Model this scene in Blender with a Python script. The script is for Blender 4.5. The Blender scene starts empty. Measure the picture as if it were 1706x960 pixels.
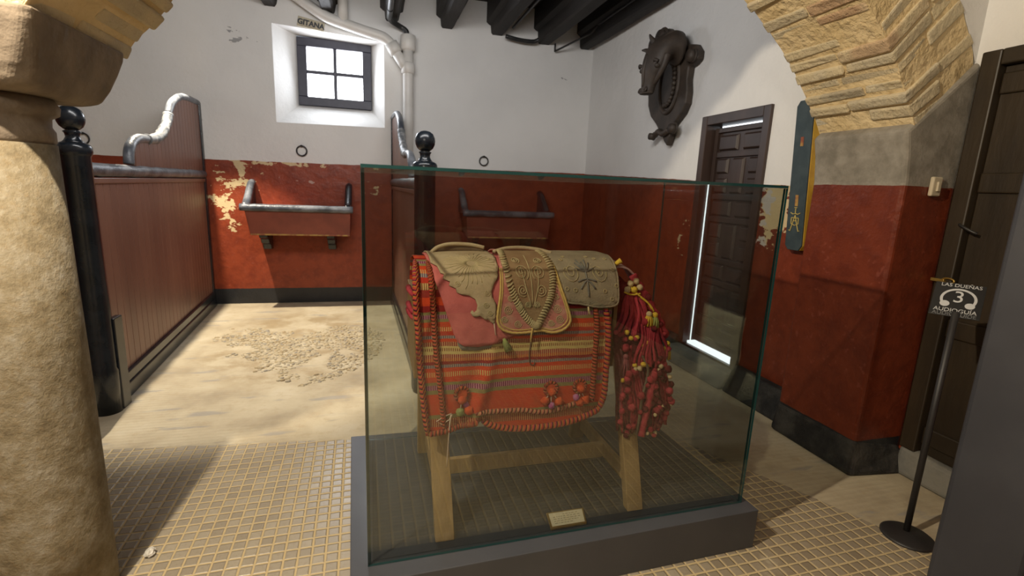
import bpy, bmesh, math, random
from mathutils import Vector, Matrix, noise
from mathutils.geometry import delaunay_2d_cdt
sc = bpy.context.scene
COL = sc.collection
R_ = random.Random(7)
PI = math.pi
rad = math.radians

# ------------------------------------------------------------------ materials
class NT:
    def __init__(s, name):
        s.m = bpy.data.materials.new(name); s.m.use_nodes = True
        s.t = s.m.node_tree; s.n = s.t.nodes; s.n.clear()
        s.out = s.n.new('ShaderNodeOutputMaterial')
        s.b = s.n.new('ShaderNodeBsdfPrincipled')
        s.t.links.new(s.b.outputs[0], s.out.inputs[0])
        s._pos = None
    def L(s, a, b): s.t.links.new(a, b)
    def setin(s, inp, v):
        if hasattr(v, 'is_output') or hasattr(v, 'links'): s.L(v, inp)
        else:
            if isinstance(v, (tuple, list)) and len(v) == 3 and inp.type == 'RGBA': v = (*v, 1)
            inp.default_value = v
    def math(s, op, a, b=0.0, c=0.0):
        n = s.n.new('ShaderNodeMath'); n.operation = op
        s.setin(n.inputs[0], a); s.setin(n.inputs[1], b); s.setin(n.inputs[2], c)
        return n.outputs[0]
    def mix(s, f, a, b):
        n = s.n.new('ShaderNodeMix'); n.data_type = 'RGBA'
        s.setin(n.inputs[0], f); s.setin(n.inputs[6], a); s.setin(n.inputs[7], b)
        return n.outputs[2]
    def pos(s):
        if s._pos is None:
            s._pos = s.n.new('ShaderNodeNewGeometry').outputs['Position']
        return s._pos
    def obj(s): return s.n.new('ShaderNodeTexCoord').outputs['Object']
    def uv(s): return s.n.new('ShaderNodeTexCoord').outputs['UV']
    def xyz(s, v):
        n = s.n.new('ShaderNodeSeparateXYZ'); s.L(v, n.inputs[0]); return n.outputs
    def map(s, v, scale):
        n = s.n.new('ShaderNodeMapping'); s.L(v, n.inputs[0]); n.inputs['Scale'].default_value = scale
        return n.outputs[0]
    def noise(s, v, scale, detail=4, rough=.55):
        n = s.n.new('ShaderNodeTexNoise'); s.L(v, n.inputs['Vector'])
        n.inputs['Scale'].default_value = scale; n.inputs['Detail'].default_value = detail
        n.inputs['Roughness'].default_value = rough
        return n.outputs[0]
    def ramp(s, f, stops, mode='LINEAR'):
        n = s.n.new('ShaderNodeValToRGB'); s.L(f, n.inputs[0]); cr = n.color_ramp; cr.interpolation = mode
        while len(cr.elements) < len(stops): cr.elements.new(0.5)
        for e, (p, c) in zip(cr.elements, stops):
            e.position = p; e.color = (*c, 1) if len(c) == 3 else c
        return n.outputs[0]
    def sm(s, f, a, b):
        n = s.n.new('ShaderNodeMapRange'); n.interpolation_type = 'SMOOTHSTEP'
        s.L(f, n.inputs[0]); n.inputs[1].default_value = a; n.inputs[2].default_value = b
        return n.outputs[0]
    def bump(s, h, strength=.3, dist=.01):
        n = s.n.new('ShaderNodeBump'); n.inputs['Strength'].default_value = strength
        n.inputs['Distance'].default_value = dist; s.L(h, n.inputs['Height'])
        s.L(n.outputs[0], s.b.inputs['Normal'])
    def fin(s, col, rough=.6, metal=0., spec=.5):
        s.setin(s.b.inputs['Base Color'], col); s.setin(s.b.inputs['Roughness'], rough)
        s.b.inputs['Metallic'].default_value = metal
        s.b.inputs['Specular IOR Level'].default_value = spec
        return s.m

def simple(name, c1, c2=None, scale=8, rough=.6, bump=.2, bscale=None, bdist=.005, metal=0., spec=.5, stretch=(1, 1, 1)):
    t = NT(name); v = t.map(t.obj(), stretch)
    n = t.noise(v, scale)
    col = c1 if c2 is None else t.mix(t.sm(n, .35, .68), c1, c2)
    if bump: t.bump(t.noise(v, bscale or scale * 4), bump, bdist)
    return t.fin(col, rough, metal, spec)

M = {}
M['post_black'] = simple('black_gloss_paint', (.007, .010, .014), (.014, .018, .024), 9, .25, .12, 40, .003)
M['rail_worn'] = simple('worn_black_metal_sheet', (.045, .052, .065), (.16, .17, .19), 7, .38, .5, 26, .01)
M['rail_highlit'] = simple('worn_highlit_metal_sheet', (.10, .11, .12), (.30, .30, .30), 16, .42, .7, 34, .012)  # worn metal with the scroll's white highlight put into the colour
M['plank'] = simple('brown_red_planks', (.150, .070, .050), (.205, .098, .068), 3, .42, .15, 30, .003, stretch=(1, 1, .15))
M['trough'] = simple('red_painted_trough', (.235, .058, .036), (.17, .04, .027), 4, .45, .2, 30)
M['trough_edge'] = simple('worn_yellow_wood', (.42, .25, .06), (.25, .06, .03), 20, .6, .2)
M['beam'] = simple('dark_beam_wood', (.012, .010, .009), (.026, .021, .018), 4, .75, .6, 22, .015, stretch=(1, .12, 1))
M['ceiling_wood'] = simple('dark_ceiling_boards', (.018, .014, .012), (.03, .024, .02), 4, .8, .4, 20)
M['white_pipe'] = simple('white_painted_pipe', (.72, .70, .67), (.66, .64, .60), 6, .45, .12, 30)
M['conduit'] = simple('black_conduit', (.012, .012, .013), (.03, .03, .03), 9, .4, .1)
M['window_frame'] = simple('dark_blue_grey_frame', (.020, .020, .036), (.03, .029, .048), 8, .45, .15)
M['iron'] = simple('black_iron', (.012, .012, .014), (.03, .026, .022), 14, .45, .3)
M['door_wood'] = simple('dark_door_wood', (.034, .021, .017), (.056, .035, .028), 6, .42, .2, 30, .004, stretch=(1, 1, .2))
M['door_wood2'] = simple('dark_brown_door', (.020, .013, .006), (.034, .022, .010), 6, .5, .3, 30, .006, stretch=(1, 1, .2))
M['carved'] = simple('carved_brown_wood', (.036, .026, .019), (.06, .043, .031), 9, .6, .35, 40, .006)
M['case_base'] = simple('slate_grey_laminate', (.055, .057, .066), (.062, .064, .073), 5, .42, .05, 60, .002)
M['case_top'] = simple('grey_laminate_top', (.036, .036, .038), (.046, .046, .046), 7, .5, .05, 60, .002)
M['pine'] = simple('pale_pine', (.40, .27, .12), (.30, .19, .075), 7, .6, .25, 40, .004, stretch=(3, 3, .3))
M['pine_dark'] = simple('brown_pine', (.27, .16, .06), (.20, .115, .045), 7, .6, .25, 40, .004, stretch=(3, 3, .3))
M['gold'] = simple('brass_frame', (.45, .30, .08), (.36, .22, .05), 20, .35, .1, metal=.7)
M['card'] = simple('cream_card', (.76, .68, .48), (.70, .62, .42), 12, .6, .0)
M['ink'] = simple('faded_ink', (.34, .29, .18), None, 5, .8, 0)
M['text_dark'] = simple('dark_sign_paint', (.04, .045, .055), None, 5, .7, 0)
M['sign_cream'] = simple('worn_sign_board', (.50, .45, .33), (.38, .33, .24), 25, .7, .2)
M['text_grey'] = simple('grey_sign_print', (.50, .50, .50), None, 5, .6, 0)
M['sign_black'] = simple('black_sign_plate', (.010, .010, .011), (.013, .013, .014), 5, .35, 0)
M['stand_black'] = simple('black_powder_coat', (.018, .016, .016), (.024, .022, .021), 9, .5, .05)
M['dark_post'] = simple('dark_grey_painted_post', (.028, .029, .036), (.038, .039, .047), 3, .55, .2, 18)
M['switch'] = simple('cream_plastic', (.58, .50, .36), (.54, .46, .32), 9, .4, 0)
M['board_blue'] = simple('blue_green_board', (.028, .045, .052), (.045, .066, .072), 9, .55, .25, 30)
M['board_yellow'] = simple('yellow_board_edge', (.62, .37, .03), (.50, .28, .03), 12, .55, .25)
M['emblem'] = simple('yellow_emblem_paint', (.52, .40, .12), None, 12, .6, 0)
M['paper'] = simple('crumpled_paper', (.75, .72, .66), (.5, .48, .42), 60, .7, .3)
M['pink'] = simple('pink_felt', (.50, .135, .125), (.40, .10, .095), 14, .9, .5, 160, .003, spec=.1)
M['pink_lace'] = simple('faded_pink_brocade', (.42, .14, .12), (.48, .25, .19), 26, .85, .5, 90, .003, spec=.15)
M['tan'] = simple('tan_suede', (.41, .32, .20), (.33, .25, .15), 12, .88, .55, 130, .004, spec=.12)
M['tan_dark'] = simple('brown_suede', (.27, .175, .095), (.21, .13, .07), 12, .88, .5, 120, .004, spec=.12)
M['tan_grey'] = simple('grey_tan_wool', (.30, .245, .165), (.23, .19, .13), 14, .92, .7, 150, .005, spec=.08)
M['thread_tan'] = simple('tan_embroidery', (.42, .335, .19), (.33, .27, .14), 40, .8, .3, spec=.15)
M['thread_yellow'] = simple('yellow_braid', (.55, .38, .13), (.47, .31, .10), 40, .8, .4, 200, spec=.15)
M['thread_grey'] = simple('grey_embroidery', (.12, .12, .11), (.2, .19, .16), 40, .8, .3, spec=.15)
M['grey_pad'] = simple('grey_felt_pad', (.22, .19, .16), (.17, .15, .13), 20, .9, .3)
M['leather_dark'] = simple('dark_leather', (.09, .06, .035), (.13, .09, .05), 12, .6, .3)
M['maroon'] = simple('maroon_wool', (.23, .022, .032), (.33, .038, .05), 30, .9, .7, 140, .006, spec=.1)
M['crimson'] = simple('crimson_cord', (.40, .05, .065), (.31, .03, .045), 30, .85, .6, 140, .004, spec=.1)
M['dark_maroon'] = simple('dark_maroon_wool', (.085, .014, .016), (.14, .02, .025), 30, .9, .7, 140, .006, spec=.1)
M['orange_wool'] = simple('orange_wool', (.56, .085, .025), (.45, .06, .02), 40, .9, .7, 160, .005, spec=.1)
M['purple_wool'] = simple('purple_wool', (.36, .06, .20), (.45, .20, .34), 60, .9, .7, 160, .005, spec=.1)
M['green_wool'] = simple('green_wool', (.30, .34, .10), (.22, .24, .10), 40, .9, .7, 160, .005, spec=.1)
M['cream_wool'] = simple('cream_wool', (.58, .45, .26), (.5, .38, .20), 40, .9, .7, 160, .005, spec=.1)
M['yellow_wool'] = simple('yellow_wool', (.66, .44, .05), (.56, .36, .05), 40, .9, .7, 160, .005, spec=.1)
M['string'] = simple('pale_string', (.60, .46, .36), None, 20, .8, 0)
M['brown_string'] = simple('brown_string', (.10, .06, .035), None, 20, .8, 0)
M['mauve_tassel'] = simple('mauve_tassel', (.27, .10, .10), (.20, .05, .06), 40, .9, .6, 140, spec=.1)
M['mauve_strap'] = simple('faded_mauve_strap', (.30, .19, .17), (.24, .13, .12), 15, .8, .4)
M['stone_step'] = simple('grey_concrete_step', (.20, .19, .16), (.12, .12, .11), 6, .8, .5, 40, .01)

def rope_mat(name, c1, c2, c3, k):
    t = NT(name); u = t.xyz(t.uv())
    ph = t.math('FRACT', t.math('ADD', t.math('MULTIPLY', u[1], k), u[0]))
    n = t.noise(t.obj(), 40, 2)
    col = t.ramp(t.math('FRACT', t.math('ADD', ph, t.math('MULTIPLY', n, .35))), [(0, c1), (.42, c2), (.78, c3)], 'CONSTANT')
    t.bump(t.math('SINE', t.math('MULTIPLY', ph, 2 * PI)), .9, .004)
    return t.fin(col, .9, 0, .1)
M['rope'] = rope_mat('multicolour_rope', (.40, .055, .028), (.28, .03, .085), (.40, .19, .04), 55)
M['rope_dull'] = rope_mat('dull_multicolour_rope', (.36, .055, .03), (.26, .045, .035), (.30, .13, .04), 75)
M['rope_pink'] = rope_mat('pink_braid', (.40, .13, .08), (.30, .06, .06), (.44, .28, .13), 60)

def stripes():
    t = NT('striped_blanket'); u = t.xyz(t.uv())
    w = t.noise(t.obj(), 9, 3)
    s = t.math('ADD', u[1], t.math('MULTIPLY', t.math('SUBTRACT', w, .5), .012))
    O = (.52, .055, .018); OR = (.42, .036, .020); RD = (.25, .020, .019); P = (.17, .02, .07); OL = (.23, .19, .075)
    CR = (.52, .40, .155); BL = (.13, .09, .12); DK = (.20, .03, .02)
    rows = [(0, O, None), (.035, RD, None), (.06, OL, None), (.085, P, (.42, .2, .25)), (.11, OL, None), (.13, O, None), (.16, O, CR), (.18, BL, (.32, .28, .24)), (.20, OR, None), (.225, CR, DK), (.25, RD, None), (.275, O, None),
            (.305, RD, None), (.330, OL, None), (.342, P, (.46, .22, .27)), (.358, OL, None), (.368, O, None), (.387, O, CR), (.403, OR, None),
            (.418, BL, (.33, .28, .22)), (.432, O, None), (.445, RD, (.5, .3, .14)), (.458, CR, None), (.468, CR, DK), (.478, CR, None), (.489, RD, (.50, .30, .16)), (.507, OR, (.48, .33, .1)),
            (.519, RD, None), (.528, BL, (.33, .28, .22)), (.540, O, None), (.557, O, CR), (.577, O, None)]
    rows2 = [(.577, O, None), (.596, OL, None), (.609, P, (.46, .2, .27)), (.626, OL, None), (.642, O, None), (.72, OL, None), (.735, RD, (.45, .25, .1)), (.768, O, None), (.80, CR, RD), (.81, RD, None)]
    def rr(rows, k): return t.ramp(t.math('MULTIPLY', sA, 1.0), [(p, (c if k == 1 or d is None else d)) for p, c, d in rows], 'CONSTANT')
    sA = t.math('ABSOLUTE', s)
    base = t.mix(t.math('GREATER_THAN', sA, .577), rr(rows, 1), rr(rows2, 1))
    dots = t.mix(t.math('GREATER_THAN', sA, .577), rr(rows, 2), rr(rows2, 2))
    tick = t.math('GREATER_THAN', t.math('SINE', t.math('MULTIPLY', u[0], 2 * PI / .0080)), .25)
    col = t.mix(tick, base, dots)
    n2 = t.noise(t.obj(), 22, 4)
    col = t.mix(t.math('MULTIPLY', t.sm(n2, .45, .75), .30), col, (.20, .10, .05))
    weave = t.math('SINE', t.math('MULTIPLY', u[1], 2 * PI / .004))
    t.bump(t.math('ADD', weave, t.math('MULTIPLY', t.noise(t.obj(), 120), 2)), .35, .002)
    return t.fin(col, .92, 0, .08)
M['blanket'] = stripes()

def wall_mat(name, zb, zr0, axis, slope, ref, flakes=(), grey=None, white=(.76, .75, .73), rk=1.0):
    """painted plaster: black foot, red dado with an uneven top, white above"""
    t = NT(name); P = t.pos(); x = t.xyz(P)
    n1 = t.noise(P, 6, 4); n2 = t.noise(P, 1.2, 3); n3 = t.noise(P, 26, 5); n4 = t.noise(P, 9, 6, .65)
    z = t.math('ADD', x[2], t.math('MULTIPLY', t.math('SUBTRACT', n1, .5), .018))
    wcol = t.mix(t.sm(n2, .35, .7), white, tuple(c * .94 for c in white))
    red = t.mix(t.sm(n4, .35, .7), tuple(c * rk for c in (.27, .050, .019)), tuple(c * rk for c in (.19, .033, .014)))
    red = t.mix(t.math('MULTIPLY', t.sm(n3, .60, .72), .35), red, (.32, .095, .065))
    blk = t.mix(n1, (.010, .011, .013), (.035, .035, .036))
    zr = t.math('ADD', t.math('MULTIPLY', t.math('SUBTRACT', x[axis], ref), slope), zr0)
    up = wcol
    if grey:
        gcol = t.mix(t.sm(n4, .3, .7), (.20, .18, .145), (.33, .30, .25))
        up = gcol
    col = t.mix(t.math('GREATER_THAN', z, zr), red, up)
    for (c, rx, rz, thr, fc, *wt) in flakes:
        dx = t.math('DIVIDE', t.math('SUBTRACT', x[axis], c[0]), rx); dz = t.math('DIVIDE', t.math('SUBTRACT', x[2], c[1]), rz)
        d = t.math('SQRT', t.math('ADD', t.math('MULTIPLY', dx, dx), t.math('MULTIPLY', dz, dz)))
        f = t.math('GREATER_THAN', t.math('SUBTRACT', t.noise(t.map(P, (1, 1, 1.7)), 7.5, 6, .62), t.math('MULTIPLY', d, wt[0] if wt else .16)), thr)
        if fc[0] > .5: f = t.math('MULTIPLY', f, t.math('LESS_THAN', z, zr))
        col = t.mix(f, col, fc)
    col = t.mix(t.math('GREATER_THAN', z, zb), blk, col)
    isred = t.math('LESS_THAN', z, zr)
    t.bump(t.math('ADD', t.math('MULTIPLY', n4, 1.0), t.math('MULTIPLY', n2, 2.0)), .28, .03)
    return t.fin(col, t.math('SUBTRACT', .75, t.math('MULTIPLY', isred, .36)), 0, .4)
CRM = (.62, .48, .27); GR = (.34, .34, .34)
M['wall_back'] = wall_mat('back_wall_paint', .19, 1.730, 0, .012, -1.0, [
    ((-1.52, 1.62), .20, .19, .44, CRM), ((-1.70, 1.30), .16, .26, .44, CRM), ((-1.63, 1.05), .15, .13, .46, CRM), ((-1.0, 1.72), .9, .05, .50, CRM),
    ((0.02, 1.45), .12, .12, .50, CRM), ((-.95, 1.5), .7, .2, .60, (.45, .30, .24)), ((-.75, 1.0), .8, .3, .62, (.50, .36, .28)), ((-1.45, 3.08), .22, .12, .50, GR), ((-1.95, 2.2), .15, .1, .53, GR), ((2.45, 3.0), .14, .05, .53, GR)])
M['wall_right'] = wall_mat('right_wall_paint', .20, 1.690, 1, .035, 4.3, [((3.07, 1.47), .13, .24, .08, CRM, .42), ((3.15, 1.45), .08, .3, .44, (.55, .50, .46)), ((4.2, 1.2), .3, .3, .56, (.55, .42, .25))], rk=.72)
M['wall_left'] = wall_mat('left_wall_paint', .2, 1.7, 1, 0, 0)
M['wall_front'] = wall_mat('front_bay_paint', .12, 1.64, 1, 0, 0)
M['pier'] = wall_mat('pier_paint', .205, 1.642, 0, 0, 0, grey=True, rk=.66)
def _plaster():
    t = NT('white_plaster'); P = t.pos(); n = t.noise(P, 1.5, 3); n4 = t.noise(P, 9, 6, .65)
    t.bump(t.math('ADD', n4, n), .3, .03)
    return t.fin(t.mix(n, (.78, .77, .75), (.70, .69, .67)), .8)
M['plaster'] = _plaster()
M['base_black'] = simple('rough_black_base', (.010, .010, .010), (.05, .046, .04), 7, .75, .6, 24, .02)
def _brick():
    t = NT('pale_brick'); P = t.pos(); n = t.noise(P, 5, 4); n2 = t.noise(P, 34, 5, .65); i = t.n.new('ShaderNodeNewGeometry').outputs['Random Per Island']
    c = t.ramp(i, [(0, (.52, .44, .30)), (.35, (.62, .53, .36)), (.6, (.44, .38, .27)), (.8, (.66, .58, .42)), (.93, (.60, .50, .33)), (1, (.46, .27, .15))])
    c = t.mix(t.sm(n, .4, .65), c, (.66, .55, .35)); c = t.mix(t.math('MULTIPLY', t.sm(n2, .58, .72), .35), c, (.34, .26, .15))
    t.bump(t.math('ADD', n2, t.math('MULTIPLY', n, 1.5)), .8, .02)
    return t.fin(c, .9, 0, .2)
M['brick'] = _brick()
M['mortar'] = simple('cream_mortar', (.76, .60, .35), (.68, .52, .28), 6, .95, .8, 18, .03, spec=.1)
def _stone():
    t = NT('column_stone'); P = t.pos(); n = t.noise(P, 16, 6, .7); n2 = t.noise(P, 45, 5, .7)
    c = t.ramp(n, [(.3, (.135, .105, .062)), (.48, (.215, .175, .11)), (.62, (.27, .235, .17)), (.75, (.37, .345, .29))])
    c = t.mix(t.math('MULTIPLY', t.sm(n2, .5, .7), .4), c, (.22, .15, .07))
    t.bump(t.math('ADD', n2, n), .5, .012)
    return t.fin(c, .85, 0, .25)
M['stone'] = _stone()
M['capital'] = simple('grey_brown_capital', (.17, .135, .10), (.26, .21, .155), 7, .85, .5, 30, .012, spec=.25)

def floor_mat():
    t = NT('stable_floor'); P = t.pos(); x = t.xyz(P)
    n1 = t.noise(P, 2.2, 5, .6); n2 = t.noise(P, 14, 5, .65); n3 = t.noise(P, 70, 4, .65); nb = t.noise(P, .9, 3)
    # concrete
    c = t.ramp(n1, [(.3, (.33, .27, .18)), (.45, (.43, .36, .245)), (.58, (.50, .43, .30)), (.72, (.53, .47, .35))])
    c = t.mix(t.math('MULTIPLY', t.sm(n2, .5, .72), .45), c, (.38, .29, .17))
    ribm = t.sm(nb, .42, .55)
    rib = t.math('MULTIPLY', t.math('SINE', t.math('ADD', t.math('MULTIPLY', x[1], 2 * PI / .038), t.math('MULTIPLY', n1, 4))), ribm)
    c = t.mix(t.math('MULTIPLY', t.sm(rib, .3, .9), .18), c, (.33, .27, .18))
    ex = t.math('DIVIDE', t.math('ADD', x[0], .72), .86); ey = t.math('DIVIDE', t.math('SUBTRACT', x[1], 4.95), 1.2)
    el = t.math('ADD', t.math('MULTIPLY', ex, ex), t.math('MULTIPLY', ey, ey))
    sand = t.math('MULTIPLY', t.math('SUBTRACT', 1.0, t.sm(el, .5, 1.15)), t.sm(t.noise(P, 3.4, 5, .6), .42, .62))
    c = t.mix(t.math('MULTIPLY', sand, .85), c, t.mix(n2, (.23, .165, .085), (.40, .31, .18)))
    dk = t.math('MULTIPLY', t.sm(t.noise(t.map(P, (1, 4.2, 1)), 2.1, 4), .60, .68), .6)
    c = t.mix(dk, c, (.26, .25, .235))
    # grid tiles
    pch = .0545
    a = rad(1.5)
    gx = t.math('ADD', t.math('MULTIPLY', x[0], math.cos(a)), t.math('MULTIPLY', x[1], math.sin(a)))
    gy = t.math('SUBTRACT', t.math('MULTIPLY', x[1], math.cos(a)), t.math('MULTIPLY', x[0], math.sin(a)))
    def tri(v): return t.math('ABSOLUTE', t.math('SUBTRACT', t.math('FRACT', t.math('DIVIDE', v, pch)), .5))
    wob = t.math('MULTIPLY', t.math('SUBTRACT', n2, .5), .08)
    e = t.math('ADD', t.math('MAXIMUM', tri(gx), tri(gy)), wob)
    joint = t.sm(e, .395, .45)
    idv = t.n.new('ShaderNodeTexWhiteNoise'); idv.noise_dimensions = '2D'
    cmb = t.n.new('ShaderNodeCombineXYZ'); t.L(t.math('FLOOR', t.math('DIVIDE', gx, pch)), cmb.inputs[0]); t.L(t.math('FLOOR', t.math('DIVIDE', gy, pch)), cmb.inputs[1])
    t.L(cmb.outputs[0], idv.inputs['Vector'])
    top = t.mix(idv.outputs['Value'], (.30, .255, .19), (.385, .335, .255))
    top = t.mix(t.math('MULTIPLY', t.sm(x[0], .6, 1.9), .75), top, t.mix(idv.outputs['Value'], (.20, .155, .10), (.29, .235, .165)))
    top = t.mix(t.math('MULTIPLY', t.sm(n3, .5, .7), .3), top, (.20, .15, .09))
    top = t.mix(t.math('MULTIPLY', t.sm(nb, .4, .6), .30), top, (.36, .31, .235))
    jc = t.mix(n1, (.46, .345, .175), (.60, .48, .28))
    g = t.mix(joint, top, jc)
    # where the tiles lie
    lim1 = t.math('LESS_THAN', t.math('ADD', x[1], t.math('ADD', t.math('MULTIPLY', x[0], .105), t.math('MULTIPLY', t.math('SUBTRACT', n2, .5), .04))), 2.91)
    lim2 = t.math('LESS_THAN', t.math('ADD', x[0], t.math('MULTIPLY', t.math('SUBTRACT', x[1], 1.72), .51)), t.math('ADD', 2.26, t.math('MULTIPLY', n1, .06)))
    isg = t.math('MULTIPLY', lim1, lim2)
    worn = t.math('MULTIPLY', isg, t.math('SUBTRACT', 1.0, t.math('MULTIPLY', t.sm(n1, .60, .72), .55)))
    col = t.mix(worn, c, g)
    hg = t.math('MULTIPLY', t.math('SUBTRACT', 1.0, t.sm(e, .34, .46)), 1.0)
    hc = t.math('ADD', t.math('MULTIPLY', rib, .10), t.math('MULTIPLY', n2, .8))
    h = t.math('ADD', t.math('MULTIPLY', hg, worn), t.math('MULTIPLY', t.math('SUBTRACT', 1.0, isg), hc))
    t.bump(t.math('ADD', h, t.math('MULTIPLY', n3, .12)), .55, .008)
    rough = t.math('SUBTRACT', .80, t.math('MULTIPLY', t.math('MULTIPLY', isg, t.math('SUBTRACT', 1.0, joint)), .52))
    return t.fin(col, rough, 0, .4)
M['floor'] = floor_mat()
def _pebble():
    t = NT('cobbles'); i = t.n.new('ShaderNodeNewGeometry').outputs['Random Per Island']
    c = t.ramp(i, [(0, (.33, .25, .14)), (.3, (.43, .345, .21)), (.55, (.48, .41, .28)), (.8, (.38, .32, .22)), (1, (.30, .27, .22))])
    return t.fin(c, .75, 0, .3)
M['pebble'] = _pebble()
def _emit(name, c, s):
    m = bpy.data.materials.new(name); m.use_nodes = True; nt = m.node_tree; nt.nodes.clear()
    o = nt.nodes.new('ShaderNodeOutputMaterial'); e = nt.nodes.new('ShaderNodeEmission')
    e.inputs[0].default_value = (*c, 1); e.inputs[1].default_value = s; nt.links.new(e.outputs[0], o.inputs[0]); return m
M['daylight'] = _emit('daylit_window_glass', (.93, .95, 1.0), 9.0)
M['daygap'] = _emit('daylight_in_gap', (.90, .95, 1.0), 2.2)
def _glass():
    m = bpy.data.materials.new('case_glass'); m.use_nodes = True; nt = m.node_tree; nt.nodes.clear(); N = nt.nodes.new
    o = N('ShaderNodeOutputMaterial'); mx = N('ShaderNodeMixShader'); tr = N('ShaderNodeBsdfTransparent'); gl = N('ShaderNodeBsdfGlossy')
    fr = N('ShaderNodeFresnel'); ge = N('ShaderNodeNewGeometry'); mi = N('ShaderNodeMix')
    mi.inputs[2].default_value = 1.66; mi.inputs[3].default_value = 1 / 1.66
    nt.links.new(ge.outputs['Backfacing'], mi.inputs[0]); nt.links.new(mi.outputs[0], fr.inputs[0])
    tr.inputs[0].default_value = (.885, .90, .885, 1); gl.inputs['Roughness'].default_value = .0; gl.inputs[0].default_value = (.95, 1, .98, 1)
    nt.links.new(fr.outputs[0], mx.inputs[0]); nt.links.new(tr.outputs[0], mx.inputs[1]); nt.links.new(gl.outputs[0], mx.inputs[2]); nt.links.new(mx.outputs[0], o.inputs[0])
    return m
M['glass'] = _glass()
def _gedge():
    m = bpy.data.materials.new('glass_edge'); m.use_nodes = True; b = m.node_tree.nodes['Principled BSDF']
    b.inputs['Base Color'].default_value = (.012, .05, .05, 1); b.inputs['Roughness'].default_value = .18
    return m
M['glass_edge'] = _gedge()

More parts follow.
